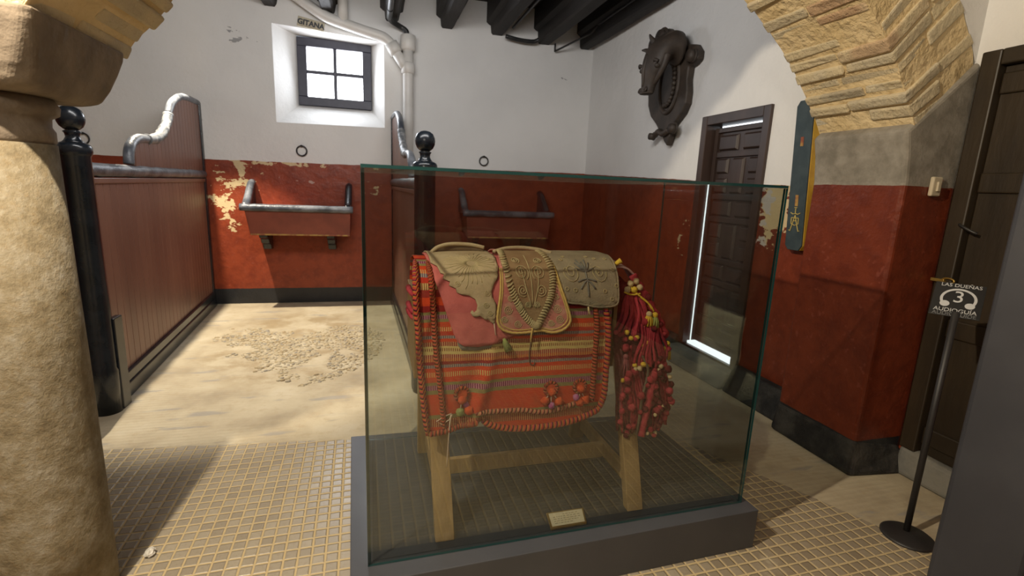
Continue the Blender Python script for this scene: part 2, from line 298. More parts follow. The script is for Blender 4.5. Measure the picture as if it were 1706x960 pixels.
# ------------------------------------------------------------------ mesh helpers
class G:
    def __init__(s): s.v = []; s.f = []; s.uv = []; s.mi = []; s.cur = 0
    def add(s, vs, fs, uvs=None):
        o = len(s.v); s.v += [tuple(p) for p in vs]
        for f in fs:
            s.f.append([i + o for i in f]); s.mi.append(s.cur)
        s.uv += (uvs if uvs else [(0, 0)] * len(vs))
        return s
    def box(s, x0, x1, y0, y1, z0, z1):
        v = [(x, y, z) for z in (z0, z1) for y in (y0, y1) for x in (x0, x1)]
        return s.add(v, [(0, 2, 3, 1), (4, 5, 7, 6), (0, 1, 5, 4), (2, 6, 7, 3), (0, 4, 6, 2), (1, 3, 7, 5)])
    def hexa(s, b, t):
        """bottom quad b and top quad t (ccw from above)"""
        v = list(b) + list(t)
        return s.add(v, [(3, 2, 1, 0), (4, 5, 6, 7), (0, 1, 5, 4), (1, 2, 6, 5), (2, 3, 7, 6), (3, 0, 4, 7)])
    def bar(s, a, b, w, d, side=(1, 0, 0)):
        a = Vector(a); b = Vector(b); k = (b - a).normalized(); e = Vector(side); e = (e - k * e.dot(k)).normalized(); n = k.cross(e)
        q = lambda p: [p - e * w / 2 - n * d / 2, p + e * w / 2 - n * d / 2, p + e * w / 2 + n * d / 2, p - e * w / 2 + n * d / 2]
        return s.hexa(q(a), q(b))
    def tube(s, path, r, n=10, cap=True, bump=None):
        P = [Vector(p) for p in path]; m = len(P)
        L = 0; up = None; rings = []; o = len(s.v); vs = []; uvs = []; fs = []
        for i, p in enumerate(P):
            t = (P[min(i + 1, m - 1)] - P[max(i - 1, 0)]).normalized()
            if up is None:
                up = Vector((0, 0, 1)) if abs(t.z) < .9 else Vector((0, 1, 0))
            up = (up - t * up.dot(t)).normalized(); sd = t.cross(up)
            if i: L += (P[i] - P[i - 1]).length
            rr = r(i / (m - 1)) if callable(r) else r
            for j in range(n):
                a = 2 * PI * j / n; q = rr
                if bump: q *= 1 + bump[0] * math.sin(a * bump[2] + L * bump[1])
                vs.append(p + (up * math.cos(a) + sd * math.sin(a)) * q); uvs.append((j / n, L))
        for i in range(m - 1):
            for j in range(n):
                k = (j + 1) % n
                fs.append((i * n + j, i * n + k, (i + 1) * n + k, (i + 1) * n + j))
        if cap:
            fs.append(tuple(range(n))[::-1]); fs.append(tuple((m - 1) * n + j for j in range(n)))
        return s.add(vs, fs, uvs)
    def lathe(s, prof, c, n=32, axis='z'):
        vs = []; m = len(prof)
        for (r, h) in prof:
            for j in range(n):
                a = 2 * PI * j / n; u, w = r * math.cos(a), r * math.sin(a)
                vs.append((c[0] + u, c[1] + w, c[2] + h) if axis == 'z' else ((c[0] + u, c[1] + h, c[2] + w) if axis == 'y' else (c[0] + h, c[1] + u, c[2] + w)))
        fs = []
        for i in range(m - 1):
            for j in range(n):
                k = (j + 1) % n; fs.append((i * n + j, i * n + k, (i + 1) * n + k, (i + 1) * n + j))
        fs.append(tuple(range(n))[::-1]); fs.append(tuple((m - 1) * n + j for j in range(n)))
        return s.add(vs, fs)
    def ball(s, c, r, seg=16, rings=10, sq=(1, 1, 1), jit=0):
        vs = [(c[0], c[1], c[2] - r * sq[2])]; fs = []
        for i in range(1, rings):
            t = PI * i / rings
            for j in range(seg):
                a = 2 * PI * j / seg; d = Vector((math.sin(t) * math.cos(a), math.sin(t) * math.sin(a), -math.cos(t)))
                k = r * (1 + (jit * (R_.random() - .5) if jit else 0))
                vs.append((c[0] + d.x * k * sq[0], c[1] + d.y * k * sq[1], c[2] + d.z * k * sq[2]))
        vs.append((c[0], c[1], c[2] + r * sq[2])); e = len(vs) - 1
        for j in range(seg):
            fs.append((0, 1 + (j + 1) % seg, 1 + j)); b = 1 + (rings - 2) * seg
            fs.append((b + j, b + (j + 1) % seg, e))
        for i in range(rings - 2):
            for j in range(seg):
                k = (j + 1) % seg; b = 1 + i * seg
                fs.append((b + j, b + k, b + seg + k, b + seg + j))
        return s.add(vs, fs)
    def prism(s, poly, fn, d0, d1):
        """poly in 2D, fn(u,w,d)->3D point"""
        n = len(poly); v = [fn(u, w, d0) for u, w in poly] + [fn(u, w, d1) for u, w in poly]
        f = [tuple(range(n))[::-1], tuple(range(n, 2 * n))] + [(i, (i + 1) % n, n + (i + 1) % n, n + i) for i in range(n)]
        return s.add(v, f)
    def obj(s, name, mats, parent=None, smooth=False, bevel=0, seg=2, sub=0, angle=30, remesh=False):
        me = bpy.data.meshes.new(name); me.from_pydata(s.v, [], s.f); me.update()
        for m in (mats if isinstance(mats, (list, tuple)) else [mats]): me.materials.append(m)
        me.polygons.foreach_set('material_index', s.mi)
        uvl = me.uv_layers.new(name='UVMap')
        for l in me.loops: uvl.data[l.index].uv = s.uv[l.vertex_index]
        bm = bmesh.new(); bm.from_mesh(me); bmesh.ops.recalc_face_normals(bm, faces=bm.faces); bm.to_mesh(me); bm.free()
        if smooth:
            for p in me.polygons: p.use_smooth = True
        o = bpy.data.objects.new(name, me); COL.objects.link(o)
        if parent is not None: put(o, parent)
        if bevel:
            b = o.modifiers.new('bevel', 'BEVEL'); b.width = bevel; b.segments = seg; b.limit_method = 'ANGLE'; b.angle_limit = rad(angle)
        if sub:
            b = o.modifiers.new('sub', 'SUBSURF'); b.levels = sub; b.render_levels = sub
        return o

def put(o, parent):
    o.parent = parent
    # children are modelled in place: an Empty's offset is taken back out, a mesh parent sits at the origin
    o.matrix_parent_inverse = Matrix.Translation(-parent.location) if parent.type == 'EMPTY' else Matrix()
def tag(o, label=None, cat=None, group=None, kind=None):
    if label: o['label'] = label
    if cat: o['category'] = cat
    if group: o['group'] = group
    if kind: o['kind'] = kind
    return o
def thing(name, loc, label, cat, group=None):
    o = bpy.data.objects.new(name, None); o.location = loc; o.empty_display_size = .1; COL.objects.link(o)
    return tag(o, label, cat, group)
def struct(o, label=None):
    o['kind'] = 'structure'
    if label: o['label'] = label
    return o
def text_mesh(name, body, size, fn, mat, parent, depth=.001, align='CENTER', shear=0, bold=0):
    cu = bpy.data.curves.new('t', 'FONT'); cu.body = body; cu.size = size; cu.align_x = align; cu.extrude = depth; cu.shear = shear; cu.offset = bold
    ob = bpy.data.objects.new('t', cu); COL.objects.link(ob)
    dg = bpy.context.evaluated_depsgraph_get(); me = bpy.data.meshes.new_from_object(ob.evaluated_get(dg))
    bpy.data.objects.remove(ob); bpy.data.curves.remove(cu)
    me.name = name
    for v in me.vertices: v.co = fn(v.co.x, v.co.y, v.co.z)
    me.materials.clear(); me.materials.append(mat)
    o = bpy.data.objects.new(name, me); COL.objects.link(o); put(o, parent); return o
def spline(pts, n=8):
    P = [Vector(p) for p in pts]; out = []
    for i in range(len(P) - 1):
        a, b, c, d = P[max(i - 1, 0)], P[i], P[i + 1], P[min(i + 2, len(P) - 1)]
        for k in range(n):
            t = k / n; out.append(.5 * ((2 * b) + (c - a) * t + (2 * a - 5 * b + 4 * c - d) * t * t + (3 * b - a - 3 * c + d) * t ** 3))
    out.append(P[-1]); return out

# ------------------------------------------------------------------ room shell
XL, YB, XRW, ZC = -4.3, 6.63, 2.87, 3.80
struct(G().box(XL - .3, 3.3, -2.6, YB + .3, -.12, 0).obj('floor', M['floor']))
# back wall with the splayed window recess
g = G()
oc = [(-1.089, 2.185), (.147, 2.207), (.147, 3.195), (-1.089, 3.262)]
YF = 6.93
fcn = [(-.865, 2.435), (-.005, 2.435), (-.005, 3.20), (-.865, 3.23)]
g.add([(XL, YB, 0), (oc[0][0], YB, 0), (oc[1][0], YB, 0), (3.3, YB, 0), (XL, YB, oc[0][1]), (oc[0][0], YB, oc[0][1]), (oc[1][0], YB, oc[1][1]), (3.3, YB, oc[1][1]),
       (XL, YB, oc[3][1]), (oc[3][0], YB, oc[3][1]), (oc[2][0], YB, oc[2][1]), (3.3, YB, oc[2][1]), (XL, YB, ZC + .1), (oc[3][0], YB, ZC + .1), (oc[2][0], YB, ZC + .1), (3.3, YB, ZC + .1)]
      + [(x, YF, z) for x, z in fcn],
      [(0, 1, 5, 4), (1, 2, 6, 5), (2, 3, 7, 6), (4, 5, 9, 8), (6, 7, 11, 10), (8, 9, 13, 12), (9, 10, 14, 13), (10, 11, 15, 14),
       (5, 6, 17, 16), (6, 10, 18, 17), (10, 9, 19, 18), (9, 5, 16, 19)])
g.add([(XL, 7.1, 0), (3.3, 7.1, 0), (3.3, 7.1, 2.43), (XL, 7.1, 2.43)], [(0, 1, 2, 3)])
struct(g.obj('wall_back', M['wall_back']))
# right wall of the stall bay with the door opening Y 3.24..4.02
D0, D1, DZ0, DZ1 = 3.25, 4.01, .15, 2.215
g = G()
g.box(XRW, 3.3, 2.4, D0, 0, ZC + .1); g.box(XRW, 3.3, D1, YB, 0, ZC + .1); g.box(XRW, 3.3, D0, D1, DZ1, ZC + .1); g.box(XRW, 3.3, D0, D1, 0, DZ0)
struct(g.obj('wall_right', M['wall_right']))
g = G().hexa([(2.70, 2.56, 0), (2.87, 2.56, 0), (2.87, 3.19, 0), (2.70, 3.19, 0)], [(2.79, 2.56, .2), (2.87, 2.56, .2), (2.87, 3.19, .21), (2.79, 3.19, .21)])
struct(g.obj('baseboard_right_1', M['base_black'], bevel=.02, seg=3))
g = G().hexa([(2.69, 4.05, 0), (2.87, 4.05, 0), (2.87, 6.62, 0), (2.72, 6.62, 0)], [(2.78, 4.05, .2), (2.87, 4.05, .2), (2.87, 6.62, .2), (2.80, 6.62, .2)])
struct(g.obj('baseboard_right_2', M['base_black'], bevel=.02, seg=3))
g = G().hexa([(2.68, 3.2, 0), (2.869, 3.2, 0), (2.869, 4.04, 0), (2.66, 4.04, 0)], [(2.76, 3.2, .135), (2.869, 3.2, .135), (2.869, 4.04, .135), (2.74, 4.04, .135)])
struct(g.obj('trim_1', M['stone_step'], bevel=.02, seg=3), 'grey concrete step under the dark door')
# left wall, ceilings, front bay
struct(G().box(XL - .3, XL, -2.6, YB + .3, 0, ZC + .1).obj('wall_left', M['wall_left']))
struct(G().box(XL, 3.3, 1.9, YB + .3, ZC, ZC + .1).obj('ceiling', M['ceiling_wood']))
struct(G().box(XL, 3.3, -2.6, 1.9, 3.55, 3.7).obj('ceiling_front', M['plaster']))
DA, DB = 1.05, 1.93
g = G(); g.box(3.0, 3.3, -2.6, DA, 0, 3.6); g.box(3.0, 3.3, DB, 2.6, 0, 3.6); g.box(3.0, 3.3, DA, DB, 2.27, 3.6)
struct(g.obj('wall_right_front', M['wall_front']))
struct(G().box(XL, 3.3, -2.9, -2.6, 0, 3.7).obj('wall_behind', M['wall_front']))
struct(G().hexa([(2.93, DA, 0), (3.2, DA, 0), (3.2, DB + .03, 0), (2.93, DB + .03, 0)], [(2.955, DA, .12), (3.2, DA, .12), (3.2, DB + .03, .17), (2.96, DB + .03, .17)]).obj('trim_2', M['stone_step'], bevel=.025, seg=3), 'rough stone sill under the brown door')

# arcade: pier, brick arches, white wall above
ACX, ACZ, AR, AR2, AT = .87, .73, 2.13, 2.64, .57
def yn(x): return 1.98 - .08 * (2.64 - x)
g = G()
poly = [(2.64, 0), (3.0, 0), (3.0, 2.28), (2.585, 1.915), (2.615, 1.80), (2.635, 1.66)]
g.prism(poly, lambda u, w, d: (u, 1.98 + d, w), 0, .57)
struct(g.obj('wall_pier', M['pier'], bevel=.022, seg=3))
g = G()
g.hexa([(2.60, 1.945, 0), (2.99, 1.90, 0), (2.99, 2.56, 0), (2.60, 2.56, 0)], [(2.634, 1.974, .215), (2.99, 1.97, .15), (2.99, 2.556, .19), (2.634, 2.556, .20)])
struct(g.obj('baseboard_pier', M['base_black'], bevel=.03, seg=3))
def arch(cx, name, xmin, xmax):
    g = G(); n = 0
    a0, a1 = -55.0, 55.5; step = math.degrees(.074 / AR); a = a0
    P = lambda an, r, y: (cx + r * math.sin(an), y + yn(cx + r * math.sin(an)), ACZ + r * math.cos(an))
    while a < a1:
        w = step * R_.uniform(.68, .80); ys = [0, R_.uniform(.2, .36), AT]; rs = [AR + R_.uniform(-.012, .012), AR + R_.uniform(.2, .32), AR2]
        for yi in range(2):
            for ri in range(2):
                y0, y1 = ys[yi] + (.006 if yi else R_.uniform(-.008, .008)), ys[yi + 1] - (.006 if yi == 0 else 0)
                r0, r1 = rs[ri] + (.006 if ri else R_.uniform(-.012, .010)), rs[ri + 1] - .006
                aa, ab = rad(a + R_.uniform(-.12, .12)), rad(a + w + R_.uniform(-.12, .12))
                xs_ = [cx + r * math.sin(t) for r in (r0, r1) for t in (aa, ab)]
                if min(xs_) < xmin or max(xs_) > xmax: continue
                j = lambda: R_.uniform(-.007, .007)
                q = lambda an, r, y: tuple(c + j() for c in P(an, r, y))
                g.hexa([q(aa, r0, y0), q(ab, r0, y0), q(ab, r0, y1), q(aa, r0, y1)], [q(aa, r1, y0), q(ab, r1, y0), q(ab, r1, y1), q(aa, r1, y1)])
        a += step
    o = g.obj(name, M['brick'], bevel=.010, seg=2)
    c = G(); N = 60; vs = []; fs = []
    for i in range(N + 1):
        an = rad(-56.5 + (113) * i / N)
        r1 = AR2 - .012
        for r in (AR + .005, r1):
            rr = r
            x = cx + r * math.sin(an)
            if r == r1:
                if x < xmin: rr = (xmin - cx) / math.sin(an)
                if x > xmax: rr = (xmax - cx) / math.sin(an)
            for y in (.004, AT - .004): vs.append(P(an, rr + .010 * noise.noise(Vector((i * .9, y * 9, cx))), y))
    for i in range(N):
        b = i * 4; e = b + 4
        fs += [(b, e, e + 1, b + 1), (b + 2, b + 3, e + 3, e + 2), (b, b + 2, e + 2, e), (b + 1, e + 1, e + 3, b + 3)]
    fs += [(0, 1, 3, 2), (N * 4, N * 4 + 2, N * 4 + 3, N * 4 + 1)]
    c.add(vs, fs); mo = c.obj('mortar', M['mortar'], o)
    return o
struct(arch(ACX, 'wall_arch_right', -1.115, 2.995), 'pale brick arch springing from the red pier')
struct(arch(-3.10, 'wall_arch_left', -9, -1.115), 'pale brick arch left of the stone column')
g = G(); N = 140; xs_ = [XL + (3.0 - XL) * i / N for i in range(N + 1)]
def ext(x):
    z = 1.96
    for c in (ACX, -3.10):
        d = abs(x - c)
        if d < AR2: z = max(z, ACZ + math.sqrt(AR2 ** 2 - d * d))
    if abs(x + 1.115) < .02: z = min(z, 2.5)
    return z
vs = []; fs = []
for x in xs_:
    for y in (0.004, AT - .004):
        for z in (ext(x) - .01, ZC + .1): vs.append((x, yn(x) + y, z))
for i in range(N):
    b = i * 4; e = b + 4; fs += [(b, e, e + 1, b + 1), (b + 2, b + 3, e + 3, e + 2), (b, b + 2, e + 2, e)]
struct(g.add(vs, fs).obj('wall_arcade', M['plaster']))

# stone column
CX, CY = -1.125, 1.93
col = thing('stone_column', (CX, CY, 0), 'mottled beige stone column at the left edge carrying the brick arch', 'column')
G().lathe([(.168, 0), (.168, .3), (.166, .9), (.158, 1.62)], (CX, CY, 0), 40).obj('shaft', M['stone'], col, smooth=True)
G().lathe([(.150, 1.615), (.158, 1.63), (.158, 1.66), (.150, 1.675), (.152, 1.70), (.172, 1.712), (.176, 1.735), (.165, 1.755), (.15, 1.765)], (CX, CY, 0), 40).obj('necking', M['capital'], col, smooth=True)
g = G(); vs = []; fs = []; LV = [(1.758, .19, .4), (1.772, .212, .26), (1.82, .232, .2), (1.88, .25, .15), (1.93, .262, .11), (1.962, .266, .11)]
for z, hw, ch in LV:
    c = hw * (1 - ch * .6)
    for (u, w) in ((hw, -c), (hw, c), (c, hw), (-c, hw), (-hw, c), (-hw, -c), (-c, -hw), (c, -hw)):
        vs.append((CX + .005 + u * 1.02, CY + w * 1.02 + .08 * u, z))
for i in range(len(LV) - 1):
    for j in range(8): k = (j + 1) % 8; fs.append((i * 8 + j, i * 8 + k, i * 8 + 8 + k, i * 8 + 8 + j))
fs += [tuple(range(8))[::-1], tuple((len(LV) - 1) * 8 + j for j in range(8))]
g.add(vs, fs).obj('capital', M['capital'], col, bevel=.012, seg=3, angle=15)

# ------------------------------------------------------------------ ceiling beams, pipes
beams = [(-3.6, .26), (-2.98, .26), (-2.36, .26), (-1.74, .26), (-1.10, .25), (-.48, .25), (.24, .27), (.90, .28), (1.54, .29), (2.17, .30), (2.74, .24)]
bl = {-.48: 'dark ceiling beam end above the white pipe junction over the window', .24: 'dark ceiling beam carrying the glossy black pipe over the vertical drain',
      .90: 'dark ceiling beam first to the right of the vertical white drain pipe', 1.54: 'dark ceiling beam with a pipe clipped to its right side',
      2.17: 'dark ceiling beam second from the right wall', 2.74: 'dark ceiling beam lying against the right wall above the carved plaque',
      -1.10: 'dark ceiling beam over the left end of the window recess'}
for x, w in beams:
    if x < -1.2: continue
    h = w / 2; zb = 3.43 if x < 1.9 else 3.385
    pr = [(-h, ZC - .002), (-h, 3.57), (-h + .03, 3.545), (-h * .62, 3.535), (-h * .55, zb + .02), (-h * .42, zb), (h * .42, zb), (h * .6, zb + .03), (h * .75, 3.54), (h, 3.56), (h, ZC - .002)]
    g = G(); n = 14; vs = []; fs = []; m = len(pr)
    for i in range(n + 1):
        y = 2.42 + (6.625 - 2.42) * i / n
        for (u, z) in pr:
            vs.append((x + u + .012 * noise.noise(Vector((x, y * 1.7, u * 3))), y, z + (.014 * noise.noise(Vector((x + 5, y * 2.1, u * 4))) if z < 3.7 else 0)))
    for i in range(n):
        for j in range(m): k = (j + 1) % m; fs.append((i * m + j, i * m + k, i * m + m + k, i * m + m + j))
    fs += [tuple(range(m)), tuple(n * m + j for j in range(m))[::-1]]
    tag(g.add(vs, fs).obj('ceiling_beam', M['beam']), bl.get(x, 'dark ceiling beam'), 'beam', 'dark ceiling beams over the stalls')

YP = 6.52
dp = thing('drain_pipe', (.424, YP, 0), 'white painted drain pipe running over the window and down the back wall', 'pipe')
G().tube([(.424, YP, 0), (.424, YP, 2.85), (.424, YP, 3.13)], .062, 20).obj('down_pipe', M['white_pipe'], dp, smooth=True)
G().lathe([(.064, 2.84), (.080, 2.85), (.080, 2.95), (.066, 2.97)], (.424, YP, 0), 24).obj('collar', M['white_pipe'], dp, smooth=True)
G().lathe([(.066, 3.10), (.088, 3.12), (.090, 3.27), (.080, 3.275), (.05, 3.275)], (.424, YP, 0), 24).obj('hub', M['white_pipe'], dp, smooth=True)
dpath = spline([(-1.0, YP, 3.66), (-.74, YP, 3.50), (-.50, YP, 3.37), (-.30, YP, 3.315), (-.05, YP, 3.26), (.12, YP, 3.225), (.21, YP, 3.17), (.25, YP, 3.12)], 6)
G().tube(dpath, .060, 18).obj('branch_pipe', M['white_pipe'], dp, smooth=True)
G().tube([(.225, YP, 3.165), (.265, YP, 3.10), (.29, YP, 3.06)], .077, 20).obj('collar', M['white_pipe'], dp, smooth=True)
G().tube([(.27, YP, 3.09), (.345, YP, 2.98), (.41, YP, 2.89)], .060, 18).obj('elbow', M['white_pipe'], dp, smooth=True)
G().tube([(-.31, YP, 3.33), (-.31, YP, 3.79)], .056, 18).obj('riser', M['white_pipe'], dp, smooth=True)
cp = thing('black_pipe', (.2, 6.4, 3.4), 'glossy black pipe on the beam bending down to the white drain hub', 'pipe')
G().tube(spline([(.20, 2.6, 3.385), (.20, 4.5, 3.385), (.20, 5.8, 3.385), (.20, 6.3, 3.385)], 4), .034, 14).obj('pipe_run', M['conduit'], cp, smooth=True)
G().tube(spline([(.20, 6.28, 3.385), (.23, 6.42, 3.38), (.33, YP, 3.36), (.40, YP, 3.32), (.415, YP, 3.24)], 6), .03, 12).obj('elbow', M['conduit'], cp, smooth=True)
for y in (3.4, 4.4, 5.3, 6.0): G().tube([(.20, y - .02, 3.385), (.20, y + .02, 3.385)], .039, 14).obj('clip', M['iron'], cp, smooth=True)
c2 = thing('conduit', (1.70, 6.5, 3.4), 'thin conduit crossing between two beams near the top right of the white drain', 'pipe')
G().tube([(1.70, 2.6, 3.50), (1.70, 6.46, 3.49)], .016, 8).obj('pipe_run', M['iron'], c2, smooth=True)
G().tube(spline([(1.62, 6.50, 3.395), (1.80, 6.50, 3.372), (1.98, 6.50, 3.372), (2.05, 6.48, 3.40)], 6), .026, 10).obj('cross_pipe', M['conduit'], c2, smooth=True)
c3 = thing('conduit', (2.27, 6.58, 3.3), 'thin pipe hanging below the beams in the right back corner', 'pipe')
G().tube([(2.64, 2.6, 3.52), (2.64, 6.0, 3.51)], .012, 8).obj('pipe_run', M['iron'], c3, smooth=True)
G().tube([(2.64, 6.0, 3.51), (2.60, 6.1, 3.44), (2.30, 6.56, 3.305)], .012, 8).obj('pipe_arm', M['iron'], c3, smooth=True)
G().tube([(2.30, 6.56, 3.30), (2.30, 6.56, 3.40)], .012, 8).obj('drop', M['iron'], c3, smooth=True)

# ------------------------------------------------------------------ window, sign, rings
w = bpy.data.objects.new('window_1', None); w.location = (-.43, YF, 2.43); COL.objects.link(w); struct(w)
X0, X1, Z0, Z1 = -.865, -.005, 2.435, 3.215
yf0, yf1 = YF - .045, YF + .02
g = G(); b = .105
g.box(X0, X1, yf0, yf1, Z0, Z0 + b); g.box(X0, X1, yf0, yf1, Z1 - b * .95, Z1); g.box(X0, X0 + b, yf0, yf1, Z0 + b, Z1 - b * .95); g.box(X1 - b, X1, yf0, yf1, Z0 + b, Z1 - b * .95)
g.obj('window_frame', M['window_frame'], w, bevel=.006)
g = G(); xm = (X0 + X1) / 2; zm = (Z0 + Z1) / 2 + .005
g.box(xm - .02, xm + .02, yf0 + .012, yf1 - .01, Z0 + b, Z1 - b * .95); g.box(X0 + b, X1 - b, yf0 + .016, yf1 - .012, zm - .02, zm + .02)
g.obj('glazing_bars', M['window_frame'], w, bevel=.004)
for xa, xb in ((X0 + b, xm - .02), (xm + .02, X1 - b)):
    for za, zb in ((Z0 + b, zm - .02), (zm + .02, Z1 - b * .95)):
        G().box(xa, xb, YF - .004, YF + .004, za, zb).obj('pane', M['daylight'], w)

sg = thing('name_board', (-.67, 6.6, 3.31), 'small cream board lettered GITANA beside the white pipe above the window', 'sign')
tl = Vector((-.80, 6.616, 3.315)); ex = Vector((1, 0, -.14)).normalized(); ez = Vector((.14, 0, 1)).normalized()
sf = lambda u, v, d: tl + ex * u + ez * v + Vector((0, -d - .010, 0))
g = G(); g.prism([(-.012, -.055), (.275, -.05), (.28, .045), (-.008, .052)], lambda u, v, d: sf(u, v, d - .012), -.012, .012)
g.obj('board', M['sign_cream'], sg, bevel=.003)
text_mesh('lettering', 'GITANA', .078, lambda x, y, z: sf(.135 + x, -.028 + y, .0015 + z), M['text_dark'], sg, bold=.003)

def ring(x, z, label):
    t = thing('tether_ring', (x, YB, z), label, 'ring', 'iron tether rings on the back wall')
    g = G(); R0 = .057; cpts = [(x + R0 * math.sin(a), YB - .022 - .012 * (1 + math.cos(a)) * 0, z + R0 * math.cos(a)) for a in [2 * PI * i / 24 for i in range(25)]]
    g.tube(cpts, .0085, 8, cap=False); g.obj('ring', M['iron'], t, smooth=True)
    G().tube([(x, YB - .001, z + R0), (x, YB - .036, z + R0), ], .013, 8).obj('staple', M['iron'], t, smooth=True)
ring(-.822, 1.872, 'black iron ring on the white wall directly below the window')
ring(1.41, 1.872, 'black iron ring on the white wall right of the black ball finial')
ring(-3.02, 1.872, 'black iron ring on the wall beside the left stall post by the column')

# ------------------------------------------------------------------ stall partitions
def partition(px, py, m, label, ylen=6.60):
    """px,py foot of the front post; m = dx/dy of the panel"""
    X = lambda y: px + m * (y - py)
    T = thing('stall_partition', (px, py, 0), label, 'stall partition', 'stall partitions with ball posts')
    p = G().lathe([(.082, 0), (.082, .28), (.076, .30), (.074, 1.62), (.080, 1.63), (.086, 1.645), (.086, 1.675), (.078, 1.69), (.06, 1.70)], (px, py, 0), 28).obj('post', M['post_black'], T, smooth=True)
    G().lathe([(.062, 1.695), (.045, 1.71), (.034, 1.73), (.036, 1.75), (.045, 1.762), (.03, 1.77), (.038, 1.775), (.055, 1.79), (.066, 1.813), (.070, 1.835), (.067, 1.858), (.055, 1.885), (.035, 1.900), (.012, 1.906)], (px, py, 0), 28).obj('ball_finial', M['post_black'], p, smooth=True)
    y0 = py + .075; z0, z1 = .16, 1.50
    def slab(prof_n, fnz0, fnz1, y0, y1, th):
        pass
    # grooved boards: one slab with V grooves
    bw = .105; ys = []; y = y0; off = []
    while y < ylen - .02:
        e = min(y + bw, ylen - .02); ys += [(y, -.006), (y + .005, 0), (e - .005, 0), (e, -.006)]; y = e
    def grooved(zlo, zhi_f, name, par):
        vs = []; fs = []; n = len(ys2)
        for (yy, o) in ys2:
            for sd in (1, -1):
                xx = X(yy) + sd * (.016 + o)
                vs.append((xx, yy, zlo)); vs.append((xx, yy, zhi_f(yy)))
        for i in range(n - 1):
            b = i * 4; e = b + 4; fs += [(b, e, e + 1, b + 1), (b + 2, b + 3, e + 3, e + 2), (b + 1, e + 1, e + 3, b + 3), (b, b + 2, e + 2, e)]
        fs += [(0, 1, 3, 2), ((n - 1) * 4, (n - 1) * 4 + 2, (n - 1) * 4 + 3, (n - 1) * 4 + 1)]
        return G().add(vs, fs).obj(name, M['plank'], par)
    ys2 = ys
    grooved(z0, lambda y: z1, 'plank_panel', T)
    g = G(); g.hexa([(X(y0) - .028, y0, 1.462), (X(y0) + .028, y0, 1.462), (X(ylen) + .028, ylen, 1.462), (X(ylen) - .028, ylen, 1.462)], [(X(y0) - .028, y0, 1.50), (X(y0) + .028, y0, 1.50), (X(ylen) + .028, ylen, 1.50), (X(ylen) - .028, ylen, 1.50)])
    g.obj('cap_moulding', M['plank'], T, bevel=.006)
    n = 60; path = [(X(y0 - .03 + (ylen - y0 + .03) * i / n), y0 - .03 + (ylen - y0 + .03) * i / n, 1.548 + .004 * noise.noise(Vector((i * .4, px, 0)))) for i in range(n + 1)]
    G().tube(path, lambda t: .045 + .0025 * noise.noise(Vector((t * 40, px, 3))), 16).obj('rail', M['rail_worn'], T, smooth=True)
    # scroll-topped upper panel
    oc = [(4.42, 1.60), (4.44, 1.69), (4.52, 1.76), (4.66, 1.80), (4.87, 1.81), (5.04, 1.825), (5.20, 1.865), (5.33, 1.935), (5.45, 2.02), (5.52, 2.11), (5.66, 2.21), (5.93, 2.295), (6.2, 2.32), (6.60, 2.33)]
    cur = spline([(X(y), y, z) for y, z in oc], 6)
    def ztop(y):
        for a, b in zip(cur, cur[1:]):
            if a.y <= y <= b.y: return a.z + (b.z - a.z) * (y - a.y) / max(b.y - a.y, 1e-6)
        return cur[-1].z if y > 5 else 1.6
    ys2 = [q for q in ys if q[0] > 4.44]
    up = grooved(1.56, lambda y: max(ztop(y) - .02, 1.57), 'scroll_panel', T)
    k1 = int(len(cur) * .30); k2 = int(len(cur) * .66)
    for a, b, mt, r in ((0, k1 + 1, 'rail_worn', .036), (k1, k2 + 1, 'rail_highlit', .040), (k2, len(cur), 'rail_worn', .034)):
        seg = cur[a:b]
        G().tube(seg, lambda t, mt=mt, r=r: r + (.012 if mt == 'rail_highlit' else .002) * noise.noise(Vector((t * 14, px, a))), 14).obj('scroll_edge', M[mt], T, smooth=True)
    g = G(); g.box(X(6.6) - .03, X(6.6) + .03, 6.565, 6.628, 0, 2.34); g.obj('wall_post', M['post_black'], T, bevel=.006)
    g = G()
    for hw, za, zb in ((.058, 0, .10), (.045, .10, .17)):
        g2 = G().hexa([(X(y0) - hw, y0, za), (X(y0) + hw, y0, za), (X(ylen - .04) + hw, ylen - .04, za), (X(ylen - .04) - hw, ylen - .04, za)], [(X(y0) - hw * .9, y0, zb), (X(y0) + hw * .9, y0, zb), (X(ylen - .04) + hw * .9, ylen - .04, zb), (X(ylen - .04) - hw * .9, ylen - .04, zb)])
        g2.obj('skirting', M['post_black'], T, bevel=.01, seg=3)
    g = G().box(px + .045, px + .085, py + .02, py + .13, 0, .62) if m < -.05 else G().box(px - .085, px - .045, py + .02, py + .13, 0, .62)
    g.obj('post_plate', M['post_black'], T, bevel=.006)
    return T
partition(-1.695, 3.60, -.0667, 'brown plank stall partition behind the stone column with a worn scroll top and its painted-in highlight')
partition(.350, 3.60, -.033, 'brown plank stall partition behind the glass case with a shiny black ball post')

